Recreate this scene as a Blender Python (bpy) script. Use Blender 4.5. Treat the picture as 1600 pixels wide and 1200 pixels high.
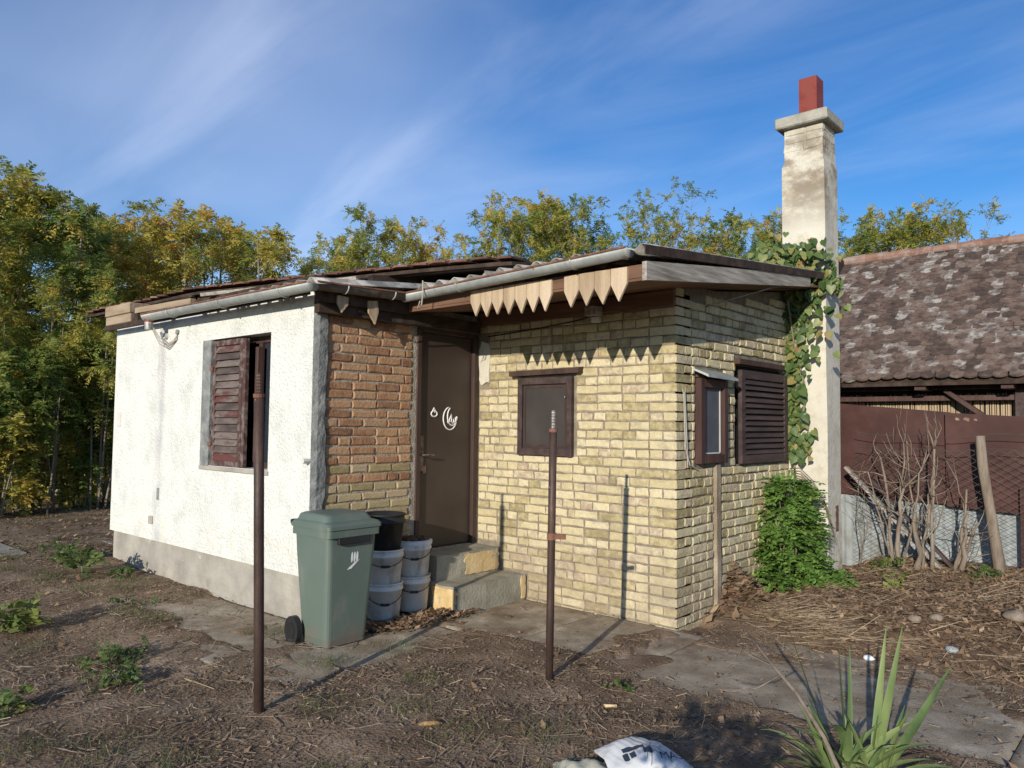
import bpy, math, random
import numpy as np
from mathutils import Matrix, Vector

for o in list(bpy.data.objects): bpy.data.objects.remove(o)
scene = bpy.context.scene
COL = scene.collection
rng = np.random.default_rng(7)
random.seed(7)

# ------------------------------------------------------------------ camera
YAW, PITCH, ROLL = math.radians(41.5), math.radians(3.0), math.radians(0.6)
CAM = Vector((2.978, -5.294, 1.57))
cd = bpy.data.cameras.new('camera'); cam = bpy.data.objects.new('camera', cd); COL.objects.link(cam)
cam.matrix_world = Matrix.Translation(CAM) @ Matrix.Rotation(YAW, 4, 'Z') @ Matrix.Rotation(math.pi/2+PITCH, 4, 'X') @ Matrix.Rotation(ROLL, 4, 'Z')
cd.sensor_width = 36; cd.lens = 36*1190/1600; cd.clip_start = 0.05; cd.clip_end = 2000
scene.camera = cam
scene.render.engine = 'CYCLES'
scene.render.resolution_x = 1024; scene.render.resolution_y = 768
scene.cycles.max_bounces = 6
scene.cycles.transparent_max_bounces = 8

# ------------------------------------------------------------------ world and sun
SUN_EL = math.radians(15.5)
SX, SY = 0.318, -0.948                       # horizontal direction towards the sun
world = bpy.data.worlds.new('World'); scene.world = world; world.use_nodes = True
wn, wl = world.node_tree.nodes, world.node_tree.links
wn.clear()
def wnode(t, **k):
    n = wn.new(t)
    for a, v in k.items(): setattr(n, a, v)
    return n
sky = wnode('ShaderNodeTexSky', sky_type='NISHITA', sun_disc=False, sun_elevation=SUN_EL,
            sun_rotation=math.atan2(SX, SY), altitude=200, air_density=1.0, dust_density=0.0, ozone_density=3.5)
hs = wnode('ShaderNodeHueSaturation'); hs.inputs['Saturation'].default_value = 1.25; hs.inputs['Hue'].default_value = 0.509; hs.inputs['Value'].default_value = 0.95
wl.new(sky.outputs[0], hs.inputs['Color'])
tc = wnode('ShaderNodeTexCoord')
sep = wnode('ShaderNodeSeparateXYZ'); wl.new(tc.outputs['Generated'], sep.inputs[0])
zz = wnode('ShaderNodeMath', operation='ADD'); wl.new(sep.outputs['Z'], zz.inputs[0]); zz.inputs[1].default_value = 0.18
zm = wnode('ShaderNodeMath', operation='MAXIMUM'); wl.new(zz.outputs[0], zm.inputs[0]); zm.inputs[1].default_value = 0.05
dx = wnode('ShaderNodeMath', operation='DIVIDE'); wl.new(sep.outputs['X'], dx.inputs[0]); wl.new(zm.outputs[0], dx.inputs[1])
dy = wnode('ShaderNodeMath', operation='DIVIDE'); wl.new(sep.outputs['Y'], dy.inputs[0]); wl.new(zm.outputs[0], dy.inputs[1])
cmb = wnode('ShaderNodeCombineXYZ'); wl.new(dx.outputs[0], cmb.inputs[0]); wl.new(dy.outputs[0], cmb.inputs[1])
mp = wnode('ShaderNodeMapping'); mp.inputs['Location'].default_value = (4, 8, 0); mp.inputs['Rotation'].default_value = (0, 0, math.radians(-30)); mp.inputs['Scale'].default_value = (0.5, 1.5, 1)
wl.new(cmb.outputs[0], mp.inputs[0])
n1 = wnode('ShaderNodeTexNoise'); n1.inputs['Scale'].default_value = 1.35; n1.inputs['Detail'].default_value = 9; n1.inputs['Roughness'].default_value = 0.55; n1.inputs['Distortion'].default_value = 0.7
wl.new(mp.outputs[0], n1.inputs['Vector'])
r1 = wnode('ShaderNodeMapRange', interpolation_type='SMOOTHSTEP'); wl.new(n1.outputs[0], r1.inputs[0])
r1.inputs[1].default_value = 0.42; r1.inputs[2].default_value = 0.85; r1.inputs[3].default_value = 0; r1.inputs[4].default_value = 0.24
n2 = wnode('ShaderNodeTexNoise'); n2.inputs['Scale'].default_value = 0.55; n2.inputs['Detail'].default_value = 3
wl.new(cmb.outputs[0], n2.inputs['Vector'])
r2 = wnode('ShaderNodeMapRange', interpolation_type='SMOOTHSTEP'); wl.new(n2.outputs[0], r2.inputs[0])
r2.inputs[1].default_value = 0.42; r2.inputs[2].default_value = 0.70; r2.inputs[3].default_value = 0; r2.inputs[4].default_value = 0.26
ad = wnode('ShaderNodeMath', operation='ADD', use_clamp=True); wl.new(r1.outputs[0], ad.inputs[0]); wl.new(r2.outputs[0], ad.inputs[1])
mx = wnode('ShaderNodeMix', data_type='RGBA'); wl.new(ad.outputs[0], mx.inputs['Factor'])
wl.new(hs.outputs[0], mx.inputs[6]); mx.inputs[7].default_value = (6.0, 6.6, 8.0, 1)
bg = wnode('ShaderNodeBackground'); bg.inputs['Strength'].default_value = 0.125
wl.new(mx.outputs[2], bg.inputs['Color'])
wo = wnode('ShaderNodeOutputWorld'); wl.new(bg.outputs[0], wo.inputs[0])

sd = bpy.data.lights.new('sun', 'SUN'); sd.energy = 4.2; sd.angle = math.radians(0.5); sd.color = (1.0, 0.915, 0.785)
sun = bpy.data.objects.new('sun', sd); COL.objects.link(sun)
ldir = Vector((-SX*math.cos(SUN_EL), -SY*math.cos(SUN_EL), -math.sin(SUN_EL)))
sun.rotation_euler = ldir.to_track_quat('-Z', 'Y').to_euler(); sun.location = (6, -14, 8)
vs = scene.view_settings
vs.view_transform = 'Standard'; vs.look = 'None'; vs.exposure = 0.28; vs.gamma = 1.0; vs.use_curve_mapping = False

# ------------------------------------------------------------------ helpers
def tag(o, label=None, cat=None, group=None, kind=None):
    if label: o['label'] = label
    if cat: o['category'] = cat
    if group: o['group'] = group
    if kind: o['kind'] = kind
    return o
def empty(name, loc, label, cat, group=None, rz=0):
    o = bpy.data.objects.new(name, None); COL.objects.link(o); o.location = loc; o.rotation_euler = (0, 0, rz)
    o.empty_display_size = 0.1
    return tag(o, label, cat, group)
def link(name, me, parent=None, loc=None):
    o = bpy.data.objects.new(name, me); COL.objects.link(o)
    if parent is not None: o.parent = parent
    if loc is not None: o.location = loc
    return o
def np_mesh(name, verts, faces, mat=None, smooth=False, attr=None):
    """verts (N,3); faces (M,k) array or list of index lists"""
    me = bpy.data.meshes.new(name)
    verts = np.asarray(verts, dtype=np.float32)
    if isinstance(faces, np.ndarray):
        k = faces.shape[1]
        me.vertices.add(len(verts)); me.vertices.foreach_set('co', verts.ravel())
        me.loops.add(faces.size); me.loops.foreach_set('vertex_index', faces.astype(np.int32).ravel())
        me.polygons.add(len(faces)); me.polygons.foreach_set('loop_start', np.arange(0, faces.size, k, dtype=np.int32))
        me.polygons.foreach_set('loop_total', np.full(len(faces), k, dtype=np.int32))
        me.update(calc_edges=True)
    else:
        me.from_pydata(verts.tolist(), [], faces)
    if mat: me.materials.append(mat)
    if smooth: me.polygons.foreach_set('use_smooth', np.ones(len(me.polygons), dtype=bool))
    if attr is not None:
        a = me.attributes.new('tone', 'FLOAT', 'POINT'); a.data.foreach_set('value', np.asarray(attr, dtype=np.float32))
    return me
class MB:
    """collects shapes for ONE mesh"""
    def __init__(s): s.v = []; s.f = []
    def add(s, vs_, fs): n = len(s.v); s.v += [tuple(v) for v in vs_]; s.f += [[i+n for i in f] for f in fs]; return s
    def box(s, a, b, bev=0.0, jit=0.0):
        x0, y0, z0 = a; x1, y1, z1 = b
        if bev <= 0:
            P = [(x0,y0,z0),(x1,y0,z0),(x1,y1,z0),(x0,y1,z0),(x0,y0,z1),(x1,y0,z1),(x1,y1,z1),(x0,y1,z1)]
            if jit: P = [tuple(c+random.uniform(-jit, jit) for c in p) for p in P]
            return s.add(P, [[0,3,2,1],[4,5,6,7],[0,1,5,4],[1,2,6,5],[2,3,7,6],[3,0,4,7]])
        c = bev; P = []; idx = {}
        for i, x in enumerate((x0, x1)):
            for j, y in enumerate((y0, y1)):
                for k, z in enumerate((z0, z1)):
                    ex, ey, ez = (c if i == 0 else -c), (c if j == 0 else -c), (c if k == 0 else -c)
                    q = [random.uniform(-jit, jit) for _ in range(3)]
                    for n, p in enumerate(((x, y+ey, z+ez), (x+ex, y, z+ez), (x+ex, y+ey, z))):
                        idx[(i,j,k,n)] = len(P); P.append((p[0]+q[0], p[1]+q[1], p[2]+q[2]))
        F = []
        for i in (0, 1): F.append([idx[(i,a_,b_,0)] for a_, b_ in ((0,0),(1,0),(1,1),(0,1))][::(1 if i else -1)])
        for j in (0, 1): F.append([idx[(a_,j,b_,1)] for a_, b_ in ((0,0),(1,0),(1,1),(0,1))][::(-1 if j else 1)])
        for k in (0, 1): F.append([idx[(a_,b_,k,2)] for a_, b_ in ((0,0),(1,0),(1,1),(0,1))][::(1 if k else -1)])
        for j in (0,1):
            for k in (0,1): F.append([idx[(0,j,k,1)], idx[(1,j,k,1)], idx[(1,j,k,2)], idx[(0,j,k,2)]])
        for i in (0,1):
            for k in (0,1): F.append([idx[(i,0,k,0)], idx[(i,1,k,0)], idx[(i,1,k,2)], idx[(i,0,k,2)]])
        for i in (0,1):
            for j in (0,1): F.append([idx[(i,j,0,0)], idx[(i,j,1,0)], idx[(i,j,1,1)], idx[(i,j,0,1)]])
        for i in (0,1):
            for j in (0,1):
                for k in (0,1): F.append([idx[(i,j,k,0)], idx[(i,j,k,1)], idx[(i,j,k,2)]])
        return s.add(P, F)
    def bar(s, p, q, w, h, up=(0,0,1)):
        p, q, up = Vector(p), Vector(q), Vector(up); d = (q-p).normalized()
        sd_ = d.cross(up).normalized(); u = sd_.cross(d).normalized()
        P = [c + sd_*a*w/2 + u*b*h/2 for c in (p, q) for a, b in ((-1,-1),(1,-1),(1,1),(-1,1))]
        return s.add(P, [[3,2,1,0],[4,5,6,7],[0,1,5,4],[1,2,6,5],[2,3,7,6],[3,0,4,7]])
    def tube(s, pts, rad, n=8, cap=True):
        pts = [Vector(p) for p in pts]
        if not hasattr(rad, '__len__'): rad = [rad]*len(pts)
        rings = []; ref = None; V = []
        for i, p in enumerate(pts):
            t = (pts[min(i+1, len(pts)-1)] - pts[max(i-1, 0)])
            t = t.normalized() if t.length > 1e-9 else Vector((0,0,1))
            if ref is None: ref = Vector((1,0,0)) if abs(t.x) < 0.8 else Vector((0,1,0))
            a = t.cross(ref).normalized(); b = t.cross(a).normalized(); ref = -b if b.length > 0 else ref
            ref = b.cross(t) if False else ref
            a = t.cross(ref).normalized(); b = t.cross(a).normalized()
            for k in range(n):
                th = 2*math.pi*k/n; V.append(p + (a*math.cos(th) + b*math.sin(th))*rad[i])
        F = []
        for i in range(len(pts)-1):
            for k in range(n): F.append([i*n+k, i*n+(k+1) % n, (i+1)*n+(k+1) % n, (i+1)*n+k])
        if cap: F.append(list(range(n))[::-1]); F.append([(len(pts)-1)*n+k for k in range(n)])
        return s.add(V, F)
    def lathe(s, prof, c=(0,0,0), n=28, cap=True):
        V = [(c[0]+r*math.cos(2*math.pi*k/n), c[1]+r*math.sin(2*math.pi*k/n), c[2]+z) for r, z in prof for k in range(n)]
        F = [[i*n+k, i*n+(k+1) % n, (i+1)*n+(k+1) % n, (i+1)*n+k] for i in range(len(prof)-1) for k in range(n)]
        if cap: F.append(list(range(n))[::-1]); F.append([(len(prof)-1)*n+k for k in range(n)])
        return s.add(V, F)
    def build(s, name, mat, parent=None, smooth=False, origin=None):
        """vertices are in world space of an unrotated scene; the parent's location is subtracted"""
        off = Vector((0,0,0))
        if parent is not None:
            p = parent
            while p is not None: off += Vector(p.location); p = p.parent
        V = [(v[0]-off.x, v[1]-off.y, v[2]-off.z) for v in s.v]
        loc = None
        if origin is not None:
            loc = Vector(origin)-off; V = [(v[0]-loc.x, v[1]-loc.y, v[2]-loc.z) for v in V]
        me = np_mesh(name, V, s.f, mat, smooth)
        return link(name, me, parent, loc)

def vnoise(x, y, seed=0):
    """2-D value noise, numpy"""
    xi = np.floor(x).astype(np.int64); yi = np.floor(y).astype(np.int64)
    xf = x-xi; yf = y-yi
    def h(a, b):
        n = (a*374761393 + b*668265263 + seed*1274126177) & 0x7fffffff
        n = ((n ^ (n >> 13))*1274126177) & 0x7fffffff
        return ((n ^ (n >> 16)) & 0xffff)/65535.0
    u = xf*xf*(3-2*xf); v = yf*yf*(3-2*yf)
    return (h(xi,yi)*(1-u)+h(xi+1,yi)*u)*(1-v) + (h(xi,yi+1)*(1-u)+h(xi+1,yi+1)*u)*v
def fbm(x, y, oct=4, seed=0):
    s = 0; a = 0.5
    for i in range(oct): s = s + a*(vnoise(x, y, seed+i)-0.5); x = x*2.03+7.1; y = y*2.03+3.7; a *= 0.5
    return s
def ss(t): t = np.clip(t, 0, 1); return t*t*(3-2*t)

# ------------------------------------------------------------------ materials
def mat(name, cols, scale=6, detail=6, rough=0.85, bump=0.0, bscale=None, bdist=0.01, stretch=(1,1,1), rnd=0.0, spec=0.3,
        dirt=None, metal=0.0, attr=None, tint=False, trans=0.0, bdetail=6, coat=0.0, obj=False, fine=0.0):
    m = bpy.data.materials.new(name); m.use_nodes = True
    N, L = m.node_tree.nodes, m.node_tree.links
    b = N['Principled BSDF']; out = N['Material Output']
    def nd(t, **k):
        n = N.new(t)
        for a, v in k.items(): setattr(n, a, v)
        return n
    geo = nd('ShaderNodeNewGeometry')
    src = geo.outputs['Position']
    if obj: src = nd('ShaderNodeTexCoord').outputs['Object']
    mpn = nd('ShaderNodeMapping'); mpn.inputs['Scale'].default_value = stretch; L.new(src, mpn.inputs[0])
    nz = nd('ShaderNodeTexNoise'); nz.inputs['Scale'].default_value = scale; nz.inputs['Detail'].default_value = detail; nz.inputs['Roughness'].default_value = 0.6
    L.new(mpn.outputs[0], nz.inputs['Vector'])
    mr = nd('ShaderNodeMapRange'); L.new(nz.outputs[0], mr.inputs[0])
    mr.inputs[1].default_value = 0.28; mr.inputs[2].default_value = 0.72
    fac = mr.outputs[0]
    if rnd or attr:
        # piece-to-piece variation: object random, or a per-piece value stored on the mesh
        add = nd('ShaderNodeMath', operation='ADD')
        if rnd:
            oi = nd('ShaderNodeObjectInfo')
            at = nd('ShaderNodeAttribute', attribute_name='tone')
            s1 = nd('ShaderNodeMath', operation='ADD'); L.new(oi.outputs['Random'], s1.inputs[0]); L.new(at.outputs['Fac'], s1.inputs[1])
            fr = nd('ShaderNodeMath', operation='FRACT'); L.new(s1.outputs[0], fr.inputs[0]); v = fr.outputs[0]
        else:
            at = nd('ShaderNodeAttribute', attribute_name='tone'); v = at.outputs['Fac']
        w = rnd if rnd else attr
        m1 = nd('ShaderNodeMath', operation='MULTIPLY'); L.new(v, m1.inputs[0]); m1.inputs[1].default_value = w
        m2 = nd('ShaderNodeMath', operation='MULTIPLY'); L.new(fac, m2.inputs[0]); m2.inputs[1].default_value = 1-w
        L.new(m1.outputs[0], add.inputs[0]); L.new(m2.outputs[0], add.inputs[1]); fac = add.outputs[0]
        if rnd:
            sp_ = nd('ShaderNodeMapRange'); L.new(fac, sp_.inputs[0]); sp_.inputs[1].default_value = (1-w)*.42; sp_.inputs[2].default_value = 1-(1-w)*.42; fac = sp_.outputs[0]
        if tint:
            ot = nd('ShaderNodeAttribute', attribute_name='tint', attribute_type='OBJECT')
            a2 = nd('ShaderNodeMath', operation='ADD', use_clamp=True); L.new(fac, a2.inputs[0]); L.new(ot.outputs['Fac'], a2.inputs[1]); fac = a2.outputs[0]
    cr = nd('ShaderNodeValToRGB'); L.new(fac, cr.inputs[0])
    e = cr.color_ramp.elements
    while len(e) < len(cols): e.new(0.5)
    for i, (p, c) in enumerate(cols): e[i].position = p; e[i].color = (*c, 1)
    col = cr.outputs[0]
    if fine:
        fn = nd('ShaderNodeTexNoise'); fn.inputs['Scale'].default_value = 160; fn.inputs['Detail'].default_value = 3; L.new(src, fn.inputs['Vector'])
        fm = nd('ShaderNodeMapRange'); L.new(fn.outputs[0], fm.inputs[0]); fm.inputs[1].default_value = 0.3; fm.inputs[2].default_value = 0.7
        fm.inputs[3].default_value = 1-fine; fm.inputs[4].default_value = 1+fine*0.6
        mm = nd('ShaderNodeVectorMath', operation='SCALE'); L.new(col, mm.inputs[0]); L.new(fm.outputs[0], mm.inputs['Scale']); col = mm.outputs[0]
    for d in (dirt or []):
        # (colour, noise scale, threshold lo, hi, amount, stretch, height range or None)
        dc, dsc, lo, hi, amt, dst, zr = d
        dm = nd('ShaderNodeMapping'); dm.inputs['Scale'].default_value = dst; dm.inputs['Location'].default_value = (3.1, 1.7, 5.3); L.new(src, dm.inputs[0])
        dn = nd('ShaderNodeTexNoise'); dn.inputs['Scale'].default_value = dsc; dn.inputs['Detail'].default_value = 7; dn.inputs['Roughness'].default_value = 0.65; L.new(dm.outputs[0], dn.inputs['Vector'])
        dr = nd('ShaderNodeMapRange', interpolation_type='SMOOTHSTEP'); L.new(dn.outputs[0], dr.inputs[0])
        dr.inputs[1].default_value = lo; dr.inputs[2].default_value = hi; dr.inputs[3].default_value = 0; dr.inputs[4].default_value = amt
        f = dr.outputs[0]
        if zr:
            axis, z0, z1, z2, z3 = zr
            sp = nd('ShaderNodeSeparateXYZ'); L.new(geo.outputs['Position'], sp.inputs[0])
            ra = nd('ShaderNodeMapRange', interpolation_type='SMOOTHSTEP'); L.new(sp.outputs[axis], ra.inputs[0]); ra.inputs[1].default_value = z0; ra.inputs[2].default_value = z1
            rb = nd('ShaderNodeMapRange', interpolation_type='SMOOTHSTEP'); L.new(sp.outputs[axis], rb.inputs[0]); rb.inputs[1].default_value = z2; rb.inputs[2].default_value = z3; rb.inputs[3].default_value = 1; rb.inputs[4].default_value = 0
            q = nd('ShaderNodeMath', operation='MULTIPLY'); L.new(ra.outputs[0], q.inputs[0]); L.new(rb.outputs[0], q.inputs[1])
            q2 = nd('ShaderNodeMath', operation='MULTIPLY'); L.new(q.outputs[0], q2.inputs[0]); L.new(f, q2.inputs[1]); f = q2.outputs[0]
        mxn = nd('ShaderNodeMix', data_type='RGBA'); L.new(f, mxn.inputs['Factor']); L.new(col, mxn.inputs[6]); mxn.inputs[7].default_value = (*dc, 1); col = mxn.outputs[2]
    L.new(col, b.inputs['Base Color'])
    b.inputs['Roughness'].default_value = rough; b.inputs['Specular IOR Level'].default_value = spec; b.inputs['Metallic'].default_value = metal
    if coat: b.inputs['Coat Weight'].default_value = coat
    if bump:
        bn = nd('ShaderNodeTexNoise'); bn.inputs['Scale'].default_value = bscale or scale*4; bn.inputs['Detail'].default_value = bdetail; L.new(mpn.outputs[0], bn.inputs['Vector'])
        bp = nd('ShaderNodeBump'); bp.inputs['Strength'].default_value = bump; bp.inputs['Distance'].default_value = bdist
        L.new(bn.outputs[0], bp.inputs['Height']); L.new(bp.outputs[0], b.inputs['Normal'])
    if trans:
        tr = nd('ShaderNodeBsdfTranslucent'); L.new(col, tr.inputs['Color'])
        ms = nd('ShaderNodeMixShader'); ms.inputs[0].default_value = trans
        L.new(b.outputs[0], ms.inputs[1]); L.new(tr.outputs[0], ms.inputs[2]); L.new(ms.outputs[0], out.inputs[0])
    return m

M = {}
M['yellow'] = mat('yellow_brick', [(0,(.29,.24,.125)),(.09,(.37,.305,.16)),(.20,(.47,.395,.225)),(.45,(.55,.47,.285)),(.75,(.615,.54,.355)),(.91,(.50,.42,.28)),(.97,(.42,.35,.25)),(1,(.43,.32,.22))],
    scale=18, rough=.92, bump=.7, bscale=42, bdist=.010, rnd=.70, fine=.20,
    dirt=[((.27,.225,.165),8,.50,.70,.55,(1,1,1),None),((.40,.35,.27),21,.62,.68,.55,(1,1,1),None),((.29,.235,.165),2.6,.30,.58,.75,(1,1,1),(2,-.5,-.4,.15,.75))])
M['ochre'] = mat('ochre_brick', [(0,(.26,.20,.10)),(.3,(.34,.27,.14)),(.6,(.42,.335,.19)),(.9,(.45,.34,.22)),(1,(.40,.28,.19))],
    scale=16, rough=.92, bump=.5, bscale=50, bdist=.008, rnd=.72, fine=.14, dirt=[((.32,.26,.19),7,.52,.72,.5,(1,1,1),None)])
M['orange'] = mat('orange_brick', [(0,(.20,.104,.062)),(.25,(.32,.172,.095)),(.5,(.40,.225,.125)),(.75,(.45,.275,.155)),(1,(.36,.235,.15))],
    scale=16, rough=.92, bump=.7, bscale=42, bdist=.010, rnd=.66, fine=.20, dirt=[((.36,.29,.21),9,.58,.70,.35,(1,1,1),None)])
M['mortar'] = mat('mortar', [(0,(.14,.115,.085)),(.5,(.22,.185,.14)),(1,(.34,.295,.23))], scale=12, rough=.95, bump=.8, bscale=60, bdist=.012)
M['mortar_light'] = mat('ragged_lime_mortar', [(0,(.22,.19,.145)),(.5,(.33,.29,.23)),(1,(.44,.395,.32))], scale=14, rough=.95, bump=.9, bscale=60, bdist=.014)
M['mortar_dark'] = mat('old_mortar', [(0,(.13,.108,.078)),(.5,(.20,.17,.125)),(1,(.29,.25,.19))], scale=10, rough=.95, bump=.6, bscale=70, bdist=.01)
M['white'] = mat('white_roughcast', [(0,(.57,.58,.54)),(.5,(.68,.69,.645)),(1,(.73,.74,.69))], scale=5, rough=.93, bump=1.0, bscale=50, bdist=.02, bdetail=4,
    dirt=[((.34,.33,.31),48,.60,.70,.75,(1,1,1),None), ((.40,.39,.40),5,.30,.62,.60,(1,1,.35),(0,-4.95,-4.83,-4.79,-4.66)), ((.60,.52,.38),4,.45,.75,.5,(1,1,1),(2,.2,.3,.42,.75))])  # first layer: dark specks painted in for shade in the roughcast pits
M['cement'] = mat('grey_cement', [(0,(.25,.235,.20)),(.5,(.33,.31,.27)),(1,(.42,.39,.33))], scale=3.5, rough=.92, bump=.5, bscale=35, bdist=.01, fine=.12,
    dirt=[((.62,.60,.52),2.6,.66,.70,.9,(1,1,1),None), ((.20,.16,.12),4,.5,.75,.6,(1,1,1),(2,-.3,-.2,.05,.22))])
M['cement_dark'] = mat('dark_cement', [(0,(.11,.115,.115)),(.5,(.20,.21,.205)),(1,(.34,.34,.32))], scale=7, rough=.9, bump=.8, bscale=25, bdist=.02)
M['concrete'] = mat('path_concrete', [(0,(.21,.168,.118)),(.45,(.315,.26,.19)),(.75,(.41,.35,.265)),(1,(.54,.475,.38))], scale=4, detail=12, rough=.97, bump=.5, bscale=60, bdist=.006, fine=.3, spec=.10, dirt=[((.18,.13,.09),2.2,.50,.68,.75,(1,1,1),None),((.44,.40,.34),14,.60,.70,.5,(1,1,1),None)])
M['step'] = mat('step_concrete', [(0,(.20,.19,.15)),(.5,(.29,.275,.22)),(1,(.38,.36,.29))], scale=5, rough=.93, bump=.6, bscale=40, bdist=.01, fine=.15)
M['stepy'] = mat('step_yellow_render', [(0,(.45,.31,.14)),(.5,(.58,.43,.22)),(1,(.66,.52,.30))], scale=7, rough=.93, bump=.5, bscale=30, bdist=.01, dirt=[((.30,.28,.23),6,.55,.65,.8,(1,1,1),None)])
M['door'] = mat('brown_metal_door', [(0,(.036,.025,.022)),(1,(.056,.039,.033))], scale=3, rough=.42, spec=.45, bump=.06, bscale=14, dirt=[((.16,.10,.07),28,.70,.76,.6,(1,1,1),None)])
M['dframe'] = mat('brown_frame', [(0,(.035,.022,.019)),(1,(.075,.045,.036))], scale=9, rough=.6, bump=.2, bscale=30, stretch=(1,1,.2))
M['rust_lock'] = mat('lock_metal', [(0,(.10,.05,.035)),(.5,(.22,.15,.12)),(1,(.34,.31,.28))], scale=22, rough=.6, metal=.5)
M['winwood'] = mat('red_brown_wood', [(0,(.035,.019,.017)),(.5,(.062,.032,.027)),(1,(.10,.056,.047))], scale=10, rough=.6, bump=.25, bscale=40, stretch=(1,1,.15))
M['darkwood'] = mat('dark_brown_wood', [(0,(.03,.020,.019)),(.5,(.055,.036,.034)),(1,(.09,.062,.056))], scale=12, rough=.65, bump=.3, bscale=50, stretch=(1,.15,1))
M['peel'] = mat('peeling_shutter_paint', [(0,(.06,.046,.042)),(.35,(.105,.082,.074)),(.65,(.17,.14,.125)),(.80,(.12,.085,.076)),(.92,(.10,.036,.032)),(1,(.11,.04,.036))], scale=7, rough=.8, bump=.5, bscale=60, stretch=(.3,1,1), rnd=.45)
M['peel_frame'] = mat('peeling_frame_paint', [(0,(.075,.032,.028)),(.45,(.075,.042,.037)),(.6,(.13,.095,.085)),(1,(.20,.165,.15))], scale=16, rough=.8, bump=.3, bscale=60)
M['weathered'] = mat('weathered_grey_wood', [(0,(.14,.118,.092)),(.4,(.27,.24,.20)),(.65,(.36,.33,.285)),(1,(.47,.44,.39))], scale=32, detail=9, rough=.88, bump=.8, bscale=70, bdist=.008, stretch=(1,.07,1), fine=.15, dirt=[((.16,.13,.10),9,.60,.70,.7,(1,.5,1),None)])
M['valance'] = mat('pale_pine', [(0,(.33,.245,.16)),(.5,(.46,.355,.24)),(1,(.56,.45,.32))], scale=14, rough=.8, bump=.4, bscale=50, stretch=(1,1,.1), rnd=.45, fine=.12)
M['rawwood'] = mat('raw_wood', [(0,(.10,.055,.035)),(.5,(.16,.088,.055)),(1,(.25,.15,.095))], scale=10, rough=.85, bump=.4, bscale=40, stretch=(.12,.5,1))
M['beam'] = mat('pale_old_beam', [(0,(.22,.16,.105)),(.5,(.33,.255,.175)),(1,(.40,.32,.23))], scale=10, rough=.85, bump=.6, bscale=40, stretch=(.12,1,1), fine=.12)
M['underwood'] = mat('dark_roof_timber', [(0,(.022,.015,.012)),(.5,(.045,.030,.022)),(1,(.085,.058,.043))], scale=9, rough=.9, bump=.3, bscale=40)
M['asbestos'] = mat('fibre_cement_sheet', [(0,(.17,.16,.145)),(.4,(.29,.28,.26)),(1,(.42,.41,.38))], scale=6, rough=.93, bump=.5, bscale=50, bdist=.005, rnd=.2, dirt=[((.07,.06,.05),7,.52,.68,.7,(1,1,1),None)])
M['zinc'] = mat('galvanised_gutter', [(0,(.24,.255,.245)),(.5,(.33,.35,.335)),(1,(.40,.42,.395))], scale=9, rough=.55, spec=.5, metal=.25, bump=.15, bscale=20, dirt=[((.22,.10,.05),9,.60,.70,.75,(1,1,1),None),((.25,.27,.26),14,.5,.7,.5,(4,1,1),None)])
M['zinc_shaded'] = mat('shaded_rusty_gutter', [(0,(.06,.05,.042)),(.5,(.12,.105,.09)),(1,(.19,.175,.155))], scale=9, rough=.7, metal=.2, dirt=[((.10,.05,.03),9,.5,.65,.8,(1,1,1),None)])  # gutter zinc with shade darkened into its colour, plus rust stains
M['rust'] = mat('rusty_metal', [(0,(.10,.045,.03)),(.5,(.18,.085,.055)),(1,(.27,.14,.09))], scale=14, rough=.85, bump=.4, bscale=60)
M['pole'] = mat('rusty_pipe', [(0,(.030,.019,.016)),(.45,(.058,.036,.029)),(.75,(.085,.050,.037)),(1,(.13,.082,.062))], scale=10, rough=.55, spec=.4, metal=.2, bump=.3, bscale=70, stretch=(1,1,.35), dirt=[((.40,.38,.35),18,.69,.72,.8,(1,1,.5),None)])
M['thread'] = mat('steel_thread', [(0,(.15,.13,.11)),(.5,(.30,.27,.24)),(1,(.50,.48,.46))], scale=40, rough=.5, metal=.5)
M['chimney'] = mat('limewashed_render', [(0,(.46,.43,.35)),(.5,(.57,.54,.45)),(1,(.63,.60,.51))], scale=3, rough=.93, bump=.45, bscale=22, bdist=.012, fine=.06,
    dirt=[((.20,.155,.11),3.4,.40,.62,.85,(1,1,1.6),(2,3.45,4.0,4.35,4.75)), ((.42,.36,.26),8,.5,.66,.5,(1,1,1),None), ((.30,.26,.21),5,.42,.6,.7,(1,1,1),(2,-.5,-.4,.4,.95))])
M['cap'] = mat('chimney_cap_concrete', [(0,(.22,.21,.17)),(.5,(.33,.32,.27)),(1,(.42,.40,.34))], scale=8, rough=.95, bump=.6, bscale=45, bdist=.01)
M['flue'] = mat('red_flue_metal', [(0,(.15,.028,.022)),(.5,(.22,.042,.031)),(1,(.18,.055,.042))], scale=8, rough=.6, bump=.1)
M['tile'] = mat('weathered_clay_tile', [(0,(.06,.043,.036)),(.25,(.10,.068,.053)),(.45,(.145,.096,.073)),(.65,(.18,.13,.102)),(.82,(.205,.168,.142)),(.94,(.29,.26,.228)),(1,(.42,.385,.345))], scale=10, rough=.92, bump=.5, bscale=50, rnd=.6, fine=.3, dirt=[((.065,.050,.041),9,.48,.64,.75,(1,1,1),None),((.32,.29,.255),14,.58,.72,.35,(1,1,1),None)])
M['tile_edge'] = mat('old_roof_tile', [(0,(.075,.04,.03)),(.4,(.14,.07,.05)),(.8,(.20,.105,.075)),(1,(.27,.19,.15))], scale=12, rough=.92, bump=.4, bscale=60, rnd=.6)
M['ridge'] = mat('ridge_tile', [(0,(.16,.085,.06)),(.5,(.25,.14,.105)),(1,(.30,.23,.19))], scale=6, rough=.9, rnd=.6, dirt=[((.30,.27,.24),9,.5,.66,.7,(1,1,1),None)])
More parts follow.
